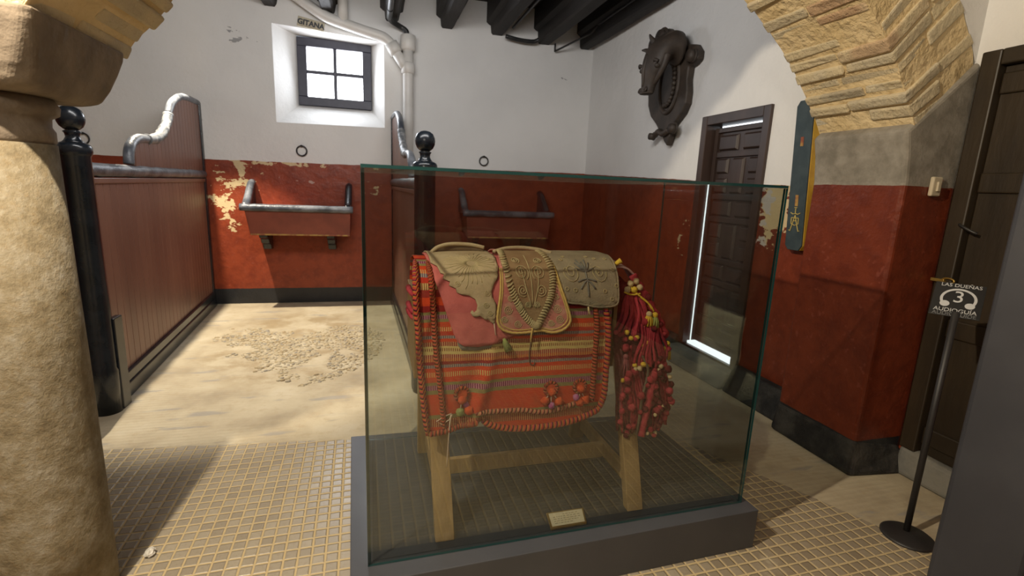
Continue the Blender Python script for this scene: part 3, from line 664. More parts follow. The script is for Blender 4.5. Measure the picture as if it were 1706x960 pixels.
# ------------------------------------------------------------------ mangers
def manger():
    T = thing('manger', (-.83, 6.6, .7), 'red wooden manger with worn black rim under the window', 'manger', 'red mangers on the back wall')
    YFm = 6.17; xa, xb = -1.43, -.235; zt = 1.215
    g = G(); g.hexa([(-1.355, YFm + .05, .895), (-.275, YFm + .05, .905), (-.275, 6.62, .93), (-1.355, 6.62, .93)], [(-1.39, YFm - .005, 1.185), (-.262, YFm - .005, 1.19), (-.262, 6.62, 1.23), (-1.39, 6.62, 1.23)])
    g.obj('trough', M['trough'], T, bevel=.006)
    G().box(-1.352, -.278, YFm + .045, YFm + .06, .893, .912).obj('lower_edge', M['trough_edge'], T, bevel=.004)
    G().tube([(xa + (xb - xa) * i / 24, YFm - .01, zt - .006 + .003 * noise.noise(Vector((i * .7, 0, 0)))) for i in range(25)], lambda t: .040 + .004 * noise.noise(Vector((t * 20, 1, 0))), 14).obj('front_rim', M['rail_worn'], T, smooth=True)
    for x, mt in ((-1.385, 'rail_worn'), (-.292, 'post_black')):
        g = G(); n = 10; pa = []
        pts = spline([(x, YFm, zt), (x, YFm + .08, zt + .02), (x, YFm + .22, zt + .12), (x, YFm + .36, zt + .235), (x, 6.615, zt + .265)], 5)
        g.tube(pts, lambda t: .046 - .006 * t, 12); ck = g.obj('side_rim', M[mt], T, smooth=True)
        G().prism([(YFm + .03, 1.20), (6.615, 1.20), (6.615, zt + .25), (YFm + .33, zt + .20), (YFm + .20, zt + .09)], lambda u, v, d: (x + d, u, v), -.028, .028).obj('cheek', M['post_black'], T)
    for x in (-1.235, -.50):
        G().prism([(6.62, .90), (6.28, .90), (6.29, .86), (6.36, .83), (6.40, .78), (6.47, .76), (6.50, .70), (6.62, .69)], lambda u, v, d: (x + d, u, v), -.045, .045).obj('bracket', M['post_black'], T, bevel=.006)
    return T
m1 = manger()
m2 = m1.copy(); COL.objects.link(m2); m2.location.x += 2.50
m2['label'] = 'red wooden manger with black rim seen through the glass case above the saddle'
for c in list(m1.children):
    d = c.copy(); COL.objects.link(d); d.parent = m2; d.matrix_parent_inverse = c.matrix_parent_inverse.copy()

# ------------------------------------------------------------------ cobbles in the stall floor
g = G()
ico = bmesh.new(); bmesh.ops.create_icosphere(ico, subdivisions=1, radius=1); iv = [v.co.copy() for v in ico.verts]; ifc = [[v.index for v in f.verts] for f in ico.faces]; ico.free()
for i in range(7000):
    x = R_.uniform(-1.62, .12); y = R_.uniform(3.75, 6.15)
    d = ((x + .72) / .80) ** 2 + ((y - 4.95) / 1.15) ** 2
    if d > 1: continue
    nn = noise.noise(Vector((x * 1.7, y * 1.3, 2.2))) + .6 * noise.noise(Vector((x * 5, y * 4, 7)))
    if nn + (.45 if (x > -.95 and y < 4.9) else .12) < .02 + .42 * d: continue
    r = R_.uniform(.013, .027); a = R_.uniform(0, PI); e = R_.uniform(.6, 1)
    ca, sa = math.cos(a), math.sin(a); zc = -r * R_.uniform(.05, .50)
    g.add([(x + (v.x * r * ca - v.y * r * e * sa) * R_.uniform(.93, 1.07), y + v.x * r * sa + v.y * r * e * ca, zc + v.z * r * .62) for v in iv], ifc)
o = g.obj('cobbles', M['pebble'], smooth=True)
tag(o, 'worn cobblestones exposed in the pale concrete of the stall floor', 'cobbles', kind='stuff')

# ------------------------------------------------------------------ door 1 in the right wall
d1 = bpy.data.objects.new('door_1', None); d1.location = (2.87, 3.63, .15); COL.objects.link(d1); struct(d1)
fx0, fx1 = 2.845, 3.05
g = G(); fw = .075
g.box(fx0, fx1, D0 - .03, D0 + fw - .03, .15, DZ1 + .02); g.box(fx0, fx1, D1 - fw + .03, D1 + .03, .15, DZ1 + .02); g.box(fx0, fx1, D0 + fw - .03, D1 - fw + .03, DZ1 - .06, DZ1 + .02)
g.obj('door_frame', M['door_wood'], d1, bevel=.006)
lx = 2.955
ya, yb = D0 + fw - .025, D1 - fw + .01
za, zb = .20, DZ1 - .085
lf = G().box(lx, lx + .035, ya, yb, za, zb).obj('door_leaf', M['door_wood'], d1, bevel=.004)
st = .055; hgt = zb - za
rowsd = [('W', .135), ('T', .30), ('W', .135), ('T', .30), ('W', .135), ('T', .30), ('W', .135)]
tot = sum(h for _, h in rowsd); gap = (hgt - tot) / (len(rowsd) + 1)
z = zb - gap; wy = yb - ya
def panel(y0, y1, z0, z1):
    g = G(); q = .016
    g.hexa([(lx - .001, y1, z0), (lx - .001, y0, z0), (lx - .001, y0, z1), (lx - .001, y1, z1)], [(lx - .022, y1 - q, z0 + q), (lx - .022, y0 + q, z0 + q), (lx - .022, y0 + q, z1 - q), (lx - .022, y1 - q, z1 - q)])
    g.obj('coffer', M['door_wood'], d1, bevel=.003)
for kind, h in rowsd:
    z0, z1 = z - h, z
    if kind == 'W':
        c = wy / 2
        panel(ya + st, ya + c - .03, z0, z1); panel(ya + c + .03, yb - st, z0, z1)
    else:
        t3 = (wy - 2 * st - 2 * .05) / 3
        for i in (0, 2):
            y0 = ya + st + i * (t3 + .05)
            panel(y0, y0 + t3, z0 + h * .56, z1); panel(y0, y0 + t3, z0, z0 + h * .44)
        panel(ya + st + t3 + .05, ya + st + 2 * t3 + .05, z0, z1)
    z = z0 - gap
# raised stiles and rails
g = G()
for (y0, y1, z0, z1) in ((ya, ya + .04, za, zb), (yb - .04, yb, za, zb), (ya + .04, yb - .04, zb - .04, zb), (ya + .04, yb - .04, za, za + .05)):
    g.box(lx - .026, lx - .0005, y0, y1, z0, z1)
g.obj('stiles', M['door_wood'], d1, bevel=.003)
g = G(); z = zb - gap
for kind, h in rowsd[:-1]:
    z -= h; g.box(lx - .020, lx - .0005, ya + .04, yb - .04, z - gap + .008, z - .008); z -= gap
g.obj('rails', M['door_wood'], d1, bevel=.003)
g = G(); g.box(lx - .030, lx - .024, yb + .006, yb + .016, .17, 1.66); g.obj('daylight_gap', M['daygap'], d1)
G().box(lx + .04, lx + .045, ya, yb, zb + .006, zb + .024).obj('daylight_gap', M['daygap'], d1)
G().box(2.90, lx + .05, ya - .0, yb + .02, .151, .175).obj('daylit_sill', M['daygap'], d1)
G().box(3.12, 3.14, D0, D1, .15, DZ1).obj('backing', M['door_wood'], d1)

# door 2 at the right edge
d2 = bpy.data.objects.new('door_2', None); d2.location = (3.0, 1.5, .15); COL.objects.link(d2); struct(d2)
g = G(); g.box(2.955, 3.12, 1.875, 1.962, .16, 2.31); g.box(2.955, 3.12, 1.02, 1.875, 2.235, 2.31); g.box(2.955, 3.12, 1.0, 1.06, .13, 2.235)
g.obj('door_frame', M['door_wood2'], d2, bevel=.008)
G().box(3.0, 3.05, 1.062, 1.873, .16, 2.234).obj('door_leaf', M['door_wood2'], d2, bevel=.004)
for z in (.22, .85, 1.62, 2.1):
    G().box(2.985, 3.0, 1.064, 1.871, z, z + .10).obj('ledge', M['door_wood2'], d2, bevel=.008)
G().tube(spline([(2.985, 1.90, 1.452), (2.955, 1.895, 1.455), (2.945, 1.87, 1.445), (2.95, 1.83, 1.425), (2.96, 1.81, 1.415)], 6), .0075, 10).obj('hook', M['iron'], d2, smooth=True)
G().box(2.935, 2.956, 1.90, 1.968, 1.145, 1.162).obj('latch_plate', M['gold'], d2, bevel=.003)
G().tube([(2.945 - .0, 1.885 + .03 * math.cos(a), 1.158 + .013 * math.sin(a)) for a in [2 * PI * i / 16 for i in range(17)]], .005, 8, cap=False).obj('padlock_shackle', M['gold'], d2, smooth=True)

# ------------------------------------------------------------------ carved horse head plaque
pl = thing('carved_plaque', (2.87, 4.55, 2.5), 'carved dark wooden shield with a horse head high on the white right wall', 'wall plaque')
out = [(4.94, 3.02), (4.90, 3.11), (4.80, 3.155), (4.68, 3.135), (4.58, 3.07), (4.52, 2.98), (4.46, 2.93), (4.38, 2.90), (4.30, 2.90), (4.20, 2.875), (4.14, 2.81), (4.14, 2.74), (4.20, 2.71), (4.26, 2.70), (4.27, 2.60), (4.245, 2.48), (4.25, 2.38), (4.30, 2.30), (4.42, 2.21),
       (4.47, 2.16), (4.46, 2.10), (4.50, 2.01), (4.56, 2.06), (4.60, 2.12), (4.68, 2.18), (4.74, 2.24), (4.86, 2.33), (4.93, 2.44), (4.95, 2.56), (4.93, 2.75), (4.93, 2.9)]
G().prism(out, lambda u, v, d: (2.868 - d, u, v), 0, .075).obj('shield', M['carved'], pl, bevel=.018, seg=3, angle=50)
def scroll(y, z, r, name='scroll', wdt=.10):
    pts = []
    for i in range(46):
        t = i / 45; a = t * 2.2 * 2 * PI + 1.2; q = r * (1 - .80 * t)
        pts.append((2.868 - .080 - .01 * t, y + q * math.cos(a), z + q * math.sin(a)))
    g = G(); g.tube(pts, lambda t: r * (.20 - .08 * t), 10)
    g.lathe([(r * .85, -.0), (r * .85, .045), (r * .6, .06)], (2.868 - .13, y, z), 20, axis='x')
    return g.obj(name, M['carved'], pl, smooth=True)
scroll(4.74, 3.06, .085); scroll(4.20, 2.775, .06); scroll(4.38, 2.165, .052); scroll(4.74, 2.12, .04); scroll(4.88, 3.03, .06)
ov = [(4.55 + .165 * math.cos(a), 2.60 + .27 * math.sin(a)) for a in [2 * PI * i / 40 for i in range(41)]]
G().tube([(2.79, y, z) for y, z in ov], .022, 10, cap=False).obj('oval_rim', M['carved'], pl, smooth=True)
for i in range(13):
    a = rad(-95 + i * 13); G().ball((2.778, 4.56 - .115 * math.cos(a), 2.60 + .20 * math.sin(a)), .026, 10, 7, jit=.25).obj('garland_bud', M['carved'], pl, smooth=True)
G().tube(spline([(2.79, 4.72, 2.13), (2.78, 4.64, 2.16), (2.775, 4.55, 2.13), (2.78, 4.46, 2.16)], 6), .03, 10).obj('lower_swag', M['carved'], pl, smooth=True)
# horse head: rings along a bent axis
def loft(rings, name, mat, parent, n=16):
    vs = []; fs = []
    for (c, ax, rw, rh, sidev) in rings:
        c = Vector(c); ax = Vector(ax).normalized(); sv = Vector(sidev); sv = (sv - ax * sv.dot(ax)).normalized(); hv = ax.cross(sv)
        for j in range(n):
            a = 2 * PI * j / n; ca, sa = math.cos(a), math.sin(a)
            vs.append(c + sv * rw * ca + hv * rh * sa)
    m = len(rings)
    for i in range(m - 1):
        for j in range(n): k = (j + 1) % n; fs.append((i * n + j, i * n + k, i * n + n + k, i * n + n + j))
    fs += [tuple(range(n))[::-1], tuple((m - 1) * n + j for j in range(n))]
    return G().add(vs, fs).obj(name, mat, parent, smooth=True, sub=1)
S_ = (.45, 1, 0)
Sy = (0, 1, 0)
hd = loft([((2.795, 4.42, 2.86), (-1, .05, .1), .17, .17, Sy), ((2.74, 4.44, 2.90), (-1, .1, -.1), .18, .155, Sy), ((2.67, 4.465, 2.90), (-.8, .1, -.5), .18, .135, Sy),
           ((2.61, 4.48, 2.85), (-.5, .05, -.9), .178, .115, Sy), ((2.585, 4.487, 2.77), (-.2, 0, -1), .175, .105, Sy), ((2.57, 4.49, 2.70), (-.1, 0, -1), .160, .100, Sy),
           ((2.56, 4.502, 2.635), (-.1, 0, -1), .120, .085, Sy), ((2.55, 4.512, 2.575), (-.05, 0, -1), .092, .066, Sy), ((2.545, 4.52, 2.525), (0, 0, -1), .083, .060, Sy),
           ((2.543, 4.52, 2.492), (0, 0, -1), .080, .060, Sy), ((2.547, 4.52, 2.470), (0, 0, -1), .056, .042, Sy)], 'horse_head', M['carved'], pl)
def bumpy(name, pts, r0, r1): return G().tube(spline(pts, 5), lambda t: r0 + (r1 - r0) * t, 10).obj(name, M['carved'], hd, smooth=True)
bumpy('ear', [(2.60, 4.61, 2.87), (2.575, 4.665, 2.905), (2.555, 4.715, 2.915)], .034, .006)
bumpy('ear', [(2.58, 4.50, 2.92), (2.545, 4.53, 2.975), (2.53, 4.55, 3.015)], .036, .006)
for y in (4.635, 4.365):
    G().ball((2.535, y, 2.705), .030, 12, 8, (1, .8, .8)).obj('eye', M['carved'], hd, smooth=True)
    bumpy('brow', [(2.52, y - .03, 2.735), (2.502, y, 2.752), (2.52, y + .03, 2.735)], .016, .012)
for y in (4.572, 4.470):
    G().tube([(2.490 + .006 * math.sin(a), y + .018 * math.cos(a), 2.512 + .018 * math.sin(a)) for a in [2 * PI * k / 14 for k in range(15)]], .008, 8, cap=False).obj('nostril', M['carved'], hd, smooth=True)
bumpy('nose_ridge', [(2.512, 4.50, 2.82), (2.478, 4.502, 2.70), (2.482, 4.508, 2.60), (2.490, 4.515, 2.545)], .024, .014)
bumpy('mouth', [(2.56, 4.448, 2.488), (2.492, 4.48, 2.482), (2.486, 4.52, 2.480), (2.492, 4.56, 2.482), (2.56, 4.594, 2.488)], .009, .009)
bumpy('jaw', [(2.60, 4.32, 2.80), (2.58, 4.335, 2.70), (2.565, 4.385, 2.62), (2.555, 4.44, 2.56)], .034, .016)
for k in range(7):
    bumpy('mane_lock', [(2.70 - .01 * k, 4.36 + .035 * k, 3.00), (2.63, 4.38 + .035 * k, 2.985), (2.575, 4.40 + .033 * k, 2.93), (2.535, 4.43 + .024 * k, 2.86)], .022, .008)

# ------------------------------------------------------------------ painted yoke board
yb_ = thing('painted_board', (2.84, 2.83, 1.21), 'tall blue-green board with yellow edge and small emblem hung beside the brick arch', 'board')
O0 = Vector((2.788, 2.775, 1.205)); up_ = Vector((0, .078, 1.0)).normalized()
bf = lambda u, v, d: O0 + Vector((0, u, 0)) + up_ * v + Vector((d, 0, 0))
po = [(-.070, .035), (-.045, 0), (.045, 0), (.070, .03), (.070, .965), (.045, 1.0), (-.045, 1.0), (-.070, .965)]
G().prism(po, bf, 0, .012).obj('face', M['board_blue'], yb_, bevel=.003)
G().prism([(u * 1.02, v) for u, v in po], bf, .012, .078).obj('edge', M['board_yellow'], yb_, bevel=.003)
for v, hh in ((.70, .06), (.30, .075)):
    G().prism([(-.012, v), (.012, v), (.012, v + hh), (-.012, v + hh)], bf, -.0025, .001).obj('slot', M['trough_edge'], yb_)
g = G(); L = lambda pts, r=.0032: g.tube([bf(u, v, -.003) for u, v in pts], r, 6)
L([(-.04, .255), (-.02, .245), (0, .25), (.02, .245), (.04, .255)]); L([(0, .25), (0, .285)]); L([(-.03, .22), (.03, .22)]); L([(-.03, .22), (-.03, .18), (0, .17), (.03, .18), (.03, .22)]); L([(-.02, .175), (-.035, .13), (-.045, .135)]); L([(.02, .175), (.035, .13), (.045, .135)])
L([(0, .24), (-.018, .18)]); L([(0, .24), (.018, .18)]); L([(-.012, .2), (.012, .2)]); L([(-.01, .29), (.01, .29)])
g.obj('emblem', M['emblem'], yb_)

sw = thing('wall_switch', (2.833, 1.98, 1.64), 'small cream switch on the dark side of the red pier', 'switch')
G().box(2.80, 2.866, 1.957, 1.979, 1.595, 1.695).obj('plate', M['switch'], sw, bevel=.008, seg=3)
G().box(2.822, 2.845, 1.946, 1.957, 1.62, 1.67).obj('rocker', M['switch'], sw, bevel=.004)

# ------------------------------------------------------------------ audio guide stand, dark post, paper
stn = thing('audio_guide_stand', (2.435, 1.503, 0), 'black floor stand with audio guide sign number 3 beside the brown door', 'sign stand')
G().lathe([(.108, 0), (.108, .006), (.100, .012), (.03, .018), (.016, .024)], (2.425, 1.487, 0), 36).obj('base', M['stand_black'], stn, smooth=True)
G().tube([(2.432, 1.50, .015), (2.432, 1.50, 1.10)], .0135, 14).obj('pole', M['stand_black'], stn, smooth=True)
Wv = Vector((.50, -.866, 0)); Nh = Vector((.866, .50, 0)); Uv = (Nh * .62 + Vector((0, 0, .785))).normalized(); Nv = Wv.cross(Uv)
C0 = Vector((2.385, 1.578, 1.078))
pf = lambda u, v, d: C0 + Wv * u + Uv * v + Nv * d
PW, PH = .17, .17
pm = G().prism([(0, 0), (PW, 0), (PW, PH), (0, PH)], lambda u, v, d: pf(u, v, d), -.006, 0).obj('sign_plate', M['sign_black'], stn, bevel=.001)
text_mesh('number', '3', .082, lambda x, y, z: pf(.088 + x, .072 + y, .0012 + z), M['text_grey'], pm, depth=.0006)
text_mesh('lettering', 'AUDIOGUÍA', .026, lambda x, y, z: pf(.085 + x, .021 + y, .0012 + z), M['text_grey'], pm, depth=.0005)
text_mesh('lettering', 'AUDIOGUIDE', .024, lambda x, y, z: pf(.085 + x, .002 + y, .0012 + z), simple('dim_sign_print', (.16, .16, .16), None, 5, .6, 0), pm, depth=.0005)
text_mesh('lettering', 'LAS DUEÑAS', .024, lambda x, y, z: pf(.088 + x, .150 + y, .0012 + z), M['text_grey'], pm, depth=.0005)
g = G(); hp = [pf(.088 + .058 * math.sin(a), .085 + .052 * math.cos(a), .0015) for a in [rad(-118 + 236 * i / 30) for i in range(31)]]
vs = []; fs = []
for i in range(31):
    a = rad(-118 + 236 * i / 30)
    for r in (.052, .062): vs.append(pf(.088 + r * math.sin(a), .088 + r * .88 * math.cos(a), .0016))
for i in range(30): fs.append((2 * i, 2 * i + 1, 2 * i + 3, 2 * i + 2))
g.add(vs, fs)
for sgn in (-1, 1):
    g.add([pf(.088 + sgn * .042 + .017 * math.cos(a), .060 + .015 * math.sin(a), .0018) for a in [2 * PI * i / 20 for i in range(20)]], [tuple(range(20))])
g.obj('headphones', M['text_grey'], pm)

g = G(); g.prism([(1.925, 1.10), (1.94, .86), (2.25, .86), (2.25, 1.10)], lambda u, v, d: (u, v, d), 0, 3.5)
tag(g.obj('timber_post', M['dark_post'], bevel=.02, seg=3), 'dark grey painted post standing close at the right edge', 'post')
g = G().ball((-.907, 2.097, .016), .019, 9, 7, (1, 1.15, .85), .45)
tag(g.obj('paper_ball', M['paper']), 'small crumpled white scrap lying on the tiles near the column foot', 'litter')

# ------------------------------------------------------------------ glass case
pb = thing('display_plinth', (.75, 2.07, 0), 'low slate grey plinth carrying the glass case', 'plinth')
FL, FR, BR, BL = (-.095, 1.535), (1.632, 1.588), (1.605, 2.56), (-.134, 2.60)
g = G().hexa([(*p, 0) for p in (FL, FR, BR, BL)], [(*p, .19) for p in (FL, FR, BR, BL)])
g.obj('plinth_body', M['case_base'], pb, bevel=.003)
iq = [(-.062, 1.592), (1.606, 1.636), (1.583, 2.53), (-.070, 2.565)]
ih = [(-.02, 1.64), (1.572, 1.672), (1.552, 2.488), (-.028, 2.525)]
g = G().hexa([(*p, .1898) for p in ih], [(*p, .1935) for p in ih])
g.obj('inner_board', M['case_top'], pb, bevel=.001)
gc = thing('glass_case', (.75, 2.07, .19), 'tall clear glass case over the saddle on its grey plinth', 'display case')
gFL, gFR, gBR, gBL = Vector((-.037, 1.614)), Vector((1.591, 1.649)), Vector((1.570, 2.510)), Vector((-.045, 2.548))
ZG0, ZG1, TG = .191, 1.590, .011
def pane(a, b, name, i0, i1):
    a = Vector(a); b = Vector(b); d = (b - a).normalized(); nn = Vector((-d.y, d.x)); a2 = a + d * i0; b2 = b - d * i1
    q = [a2, b2, b2 + nn * TG, a2 + nn * TG]
    g = G(); v = [(p.x, p.y, ZG0) for p in q] + [(p.x, p.y, ZG1) for p in q]
    g.add(v, [(0, 1, 5, 4), (2, 3, 7, 6)]); g.cur = 1
    o = len(g.v)
    g.f += [[3, 2, 1, 0], [4, 5, 6, 7], [1, 2, 6, 5], [3, 0, 4, 7]]; g.mi += [1] * 4
    return g.obj(name, [M['glass'], M['glass_edge']], gc)
pane(gFL, gFR, 'glass_pane', 0, 0); pane(gFR, gBR, 'glass_pane', .0125, .0125); pane(gBR, gBL, 'glass_pane', 0, 0); pane(gBL, gFL, 'glass_pane', .0125, .0125)
g = G(); q = [gFL, gFR, gBR, gBL]; v = [(p.x, p.y, ZG1 + .0005) for p in q] + [(p.x, p.y, ZG1 + TG) for p in q]
g.v = v; g.uv = [(0, 0)] * 8; g.f = [[3, 2, 1, 0], [4, 5, 6, 7], [0, 1, 5, 4], [1, 2, 6, 5], [2, 3, 7, 6], [3, 0, 4, 7]]; g.mi = [0, 0, 1, 1, 1, 1]
g.obj('glass_lid', [M['glass'], M['glass_edge']], gc)
lb = thing('caption_card', (.76, 1.70, .1935), 'cream caption card in a brass frame lying inside the case', 'caption')
cb = [(.674, 1.652), (.834, 1.656), (.858, 1.752), (.688, 1.750)]
cI = [(.684, 1.661), (.828, 1.664), (.848, 1.743), (.695, 1.741)]
G().hexa([(*p, .1937) for p in cb], [(*p, .2035) for p in cb]).obj('frame', M['gold'], lb, bevel=.002)
G().hexa([(*p, .2036) for p in cI], [(*p, .2045) for p in cI]).obj('card', M['card'], lb)
g = G()
for i in range(5):
    t = .16 + .16 * i; x = .10
    while x < .86:
        wd = R_.uniform(.03, .1); 
        if not (i == 0 and x < .3) and not (i == 4 and x > .6):
            def q(u, v): 
                a = Vector(cI[0]).lerp(Vector(cI[1]), u); b = Vector(cI[3]).lerp(Vector(cI[2]), u); p = b.lerp(a, v); return (p.x, p.y, .2049)
            g.add([q(x, t), q(min(x + wd, .9), t), q(min(x + wd, .9), t + .05), q(x, t + .05)], [(0, 1, 2, 3)])
        x += wd + .03
g.obj('faint_print', M['ink'], lb)

# ------------------------------------------------------------------ wooden trestle
tr = thing('wooden_trestle', (.65, 2.03, .1935), 'pale pine trestle holding up the saddle inside the glass case', 'trestle')
zt = .1936
for (bx, by, tx, ty) in ((.25, 1.702, .222, 1.90), (1.08, 1.716, 1.045, 1.90), (.238, 2.368, .222, 2.17), (1.08, 2.37, 1.045, 2.17)):
    b = Vector((bx, by, zt)); t = Vector((tx, ty, .93)); 
    g = G(); w2, d2 = .037, .021
    qb = [(bx - w2, by - d2, zt), (bx + w2, by - d2, zt), (bx + w2, by + d2, zt), (bx - w2, by + d2, zt)]
    qt = [(tx - w2, ty - d2, .93), (tx + w2, ty - d2, .93), (tx + w2, ty + d2, .93), (tx - w2, ty + d2, .93)]
    g.hexa(qb, qt).obj('leg', M['pine'], tr, bevel=.003)
G().box(.143, .164, 1.86, 2.235, .80, 1.125).obj('end_board', M['pine_dark'], tr, bevel=.003)
G().box(.98, 1.0, 1.86, 2.235, .80, 1.15).obj('end_board', M['pine_dark'], tr, bevel=.003)
bp_ = [(1.865, .84), (2.235, .84), (2.235, 1.09), (2.20, 1.15), (2.13, 1.195), (2.05, 1.21), (1.97, 1.195), (1.90, 1.15), (1.865, 1.09)]
G().prism(bp_, lambda u, v, d: (d, u, v), .166, .978).obj('saddle_form', M['pine_dark'], tr)
for x in (.245, 1.085):
    G().bar((x, 1.775, .30), (x, 2.31, .30), .07, .022, (0, 0, 1)).obj('cross_brace', M['pine'], tr, bevel=.003)
G().bar((.257, 2.035, .30), (1.073, 2.035, .30), .075, .024, (0, 0, 1)).obj('stretcher', M['pine'], tr, bevel=.003)

# ------------------------------------------------------------------ cloth surface (x along the ridge, s down from the ridge)
PROF = [(2.05, 1.245), (1.98, 1.243), (1.91, 1.228), (1.85, 1.19), (1.815, 1.12), (1.795, 1.02), (1.775, .90), (1.755, .75), (1.74, .62), (1.73, .50), (1.72, .30)]
SL = [0]
for a, b in zip(PROF, PROF[1:]): SL.append(SL[-1] + math.hypot(b[0] - a[0], b[1] - a[1]))
_fine = spline([(0, y, z) for y, z in PROF], 12); _fs = [0]
for a, b in zip(_fine, _fine[1:]): _fs.append(_fs[-1] + (b - a).length)
def prof(s):
    a = abs(s); i = 0
    import bisect
    i = min(max(bisect.bisect_right(_fs, a) - 1, 0), len(_fine) - 2); t = (a - _fs[i]) / (_fs[i + 1] - _fs[i])
    p = _fine[i].lerp(_fine[i + 1], t); d = (_fine[i + 1] - _fine[i]).normalized()
    nrm = Vector((0, -d.z * -1 if False else d.z, -d.y))
    # outward normal: for the front side points to -y / up
    nrm = Vector((0, d.z, -d.y)); 
    if s < 0:
        p = Vector((0, 4.10 - p.y, p.z)); nrm = Vector((0, -nrm.y, nrm.z))
    return p, nrm
def wave(x, s):
    a = abs(s); k = min(a / .35, 1.0)
    h = .004 * math.sin(x * 17 + a * 3) * k + .006 * noise.noise(Vector((x * 5, a * 5, .3))) * k
    c = (x - .40) - (a - .62) * -.28   # the long crease on the left half
    if a > .38: h += (.022 * math.exp(-(c / .022) ** 2) - .014 * math.exp(-((c + .05) / .03) ** 2)) * min((a - .38) / .25, 1)
    return h
def surf(x, s, off=0.0):
    p, n = prof(s); q = p + n * (off + wave(x, s)); return Vector((x, q.y, q.z))
def inside(p, poly):
    c = False; n = len(poly); x, y = p
    for i in range(n):
        x1, y1 = poly[i]; x2, y2 = poly[(i + 1) % n]
        if (y1 > y) != (y2 > y) and x < (x2 - x1) * (y - y1) / (y2 - y1) + x1: c = not c
    return c
def sheet(name, poly, off, th, mat, parent, res=.016, lift=None, smooth=True):
    pts = []
    n = len(poly)
    for i in range(n):
        a = Vector(poly[i]); b = Vector(poly[(i + 1) % n]); k = max(1, int((b - a).length / res))
        for j in range(k): pts.append(tuple(a.lerp(b, j / k)))
    nb = len(pts)
    xs = [p[0] for p in pts]; ss = [p[1] for p in pts]
    bp = list(pts)
    x = min(xs) + res * .5; 
    while x < max(xs):
        s = min(ss) + res * .5
        while s < max(ss):
            if inside((x, s), poly) and min((x - p[0]) ** 2 + (s - p[1]) ** 2 for p in bp) > (res * .45) ** 2: pts.append((x + R_.uniform(-.1, .1) * res, s))
            s += res
        x += res
    r = delaunay_2d_cdt([Vector(p) for p in pts], [], [list(range(nb))], 1, 1e-6)
    V2, E2, F2 = r[0], r[1], r[2]
    N = len(V2); vs = []; uvs = []
    lf = lift or (lambda x, s: 0)
    for k in (th, 0):
        for p in V2:
            vs.append(surf(p.x, p.y, off + k + lf(p.x, p.y))); uvs.append((p.x, p.y))
    fs = [tuple(f) for f in F2] + [tuple(i + N for i in f)[::-1] for f in F2]
    cnt = {}
    for f in F2:
        for i in range(len(f)):
            a, b = f[i], f[(i + 1) % len(f)]; cnt.setdefault((min(a, b), max(a, b)), []).append((a, b))
    for k, v in cnt.items():
        if len(v) == 1: a, b = v[0]; fs.append((b, a, a + N, b + N))
    return G().add(vs, fs, uvs).obj(name, mat, parent, smooth=smooth)
def on(pts, off): return [surf(x, s, off) for x, s in pts]
def rope(name, pts, off, r, mat, parent, n=10):
    pp = spline([(x, s, 0) for x, s in pts], 14)
    return G().tube([surf(p.x, p.y, off) for p in pp], lambda t: .84 * r * min(1, .55 + 6 * t, .55 + 6 * (1 - t)), n, bump=(.09, 340, 2)).obj(name, mat, parent, smooth=True)
def strands(name, lines, off, r, mat, parent):
    g = G()
    for ln in lines: g.tube([surf(x, s, off) for x, s in ln], r, 6)
    return g.obj(name, mat, parent, smooth=True)

# striped blanket
bk = thing('striped_blanket', (.55, 2.05, .62), 'orange striped woven blanket hanging under the saddle with rope edging', 'blanket')
front = [(.156, .12), (.150, .284), (.157, .486), (.167, .646), (.178, .802), (.26, .792), (.329, .779), (.388, .757), (.424, .787), (.51, .808), (.60, .812), (.687, .808), (.79, .793), (.857, .771), (.905, .728), (.925, .60), (.932, .45), (.940, .349), (.955, .15)]
back = [(.955, -.15), (.94, -.45), (.92, -.72), (.56, -.78), (.18, -.78), (.156, -.3), (.156, -.12)]
sheet('woven_cloth', front + back, .003, .006, M['blanket'], bk, .018)
rope('rope_edge', [(.152, .10), (.146, .284), (.154, .418), (.156, .501), (.163, .588), (.173, .697), (.184, .79)], .015, .0145, M['rope'], bk)
rope('rope_edge', [(.199, .11), (.206, .246), (.212, .389), (.220, .505), (.228, .571), (.239, .678), (.246, .775)], .016, .0135, M['rope_dull'], bk)
rope('rope_edge', [(.905, .330), (.918, .399), (.918, .503), (.911, .606), (.906, .691), (.884, .752)], .017, .0145, M['rope'], bk)
rope('rope_edge', [(.859, .322), (.867, .397), (.862, .526), (.855, .655), (.853, .716)], .016, .0130, M['rope_dull'], bk)
rope('bottom_rope', [(.185, .794), (.26, .785), (.329, .770), (.372, .752)], .014, .013, M['rope_dull'], bk)
rope('bottom_rope', [(.392, .757), (.436, .782), (.51, .800), (.60, .803), (.70, .797), (.79, .784), (.857, .764), (.886, .750)], .016, .015, M['rope'], bk)
rope('bottom_braid', [(.364, .722), (.46, .726), (.558, .730), (.63, .742), (.70, .735), (.79, .715), (.84, .70)], .013, .012, M['rope_pink'], bk)
def pom(c, r, mat, parent, name='pompom', sq=(1, 1, 1)):
    return G().ball(c, r, 12, 9, sq, .30).obj(name, mat, parent, smooth=True)
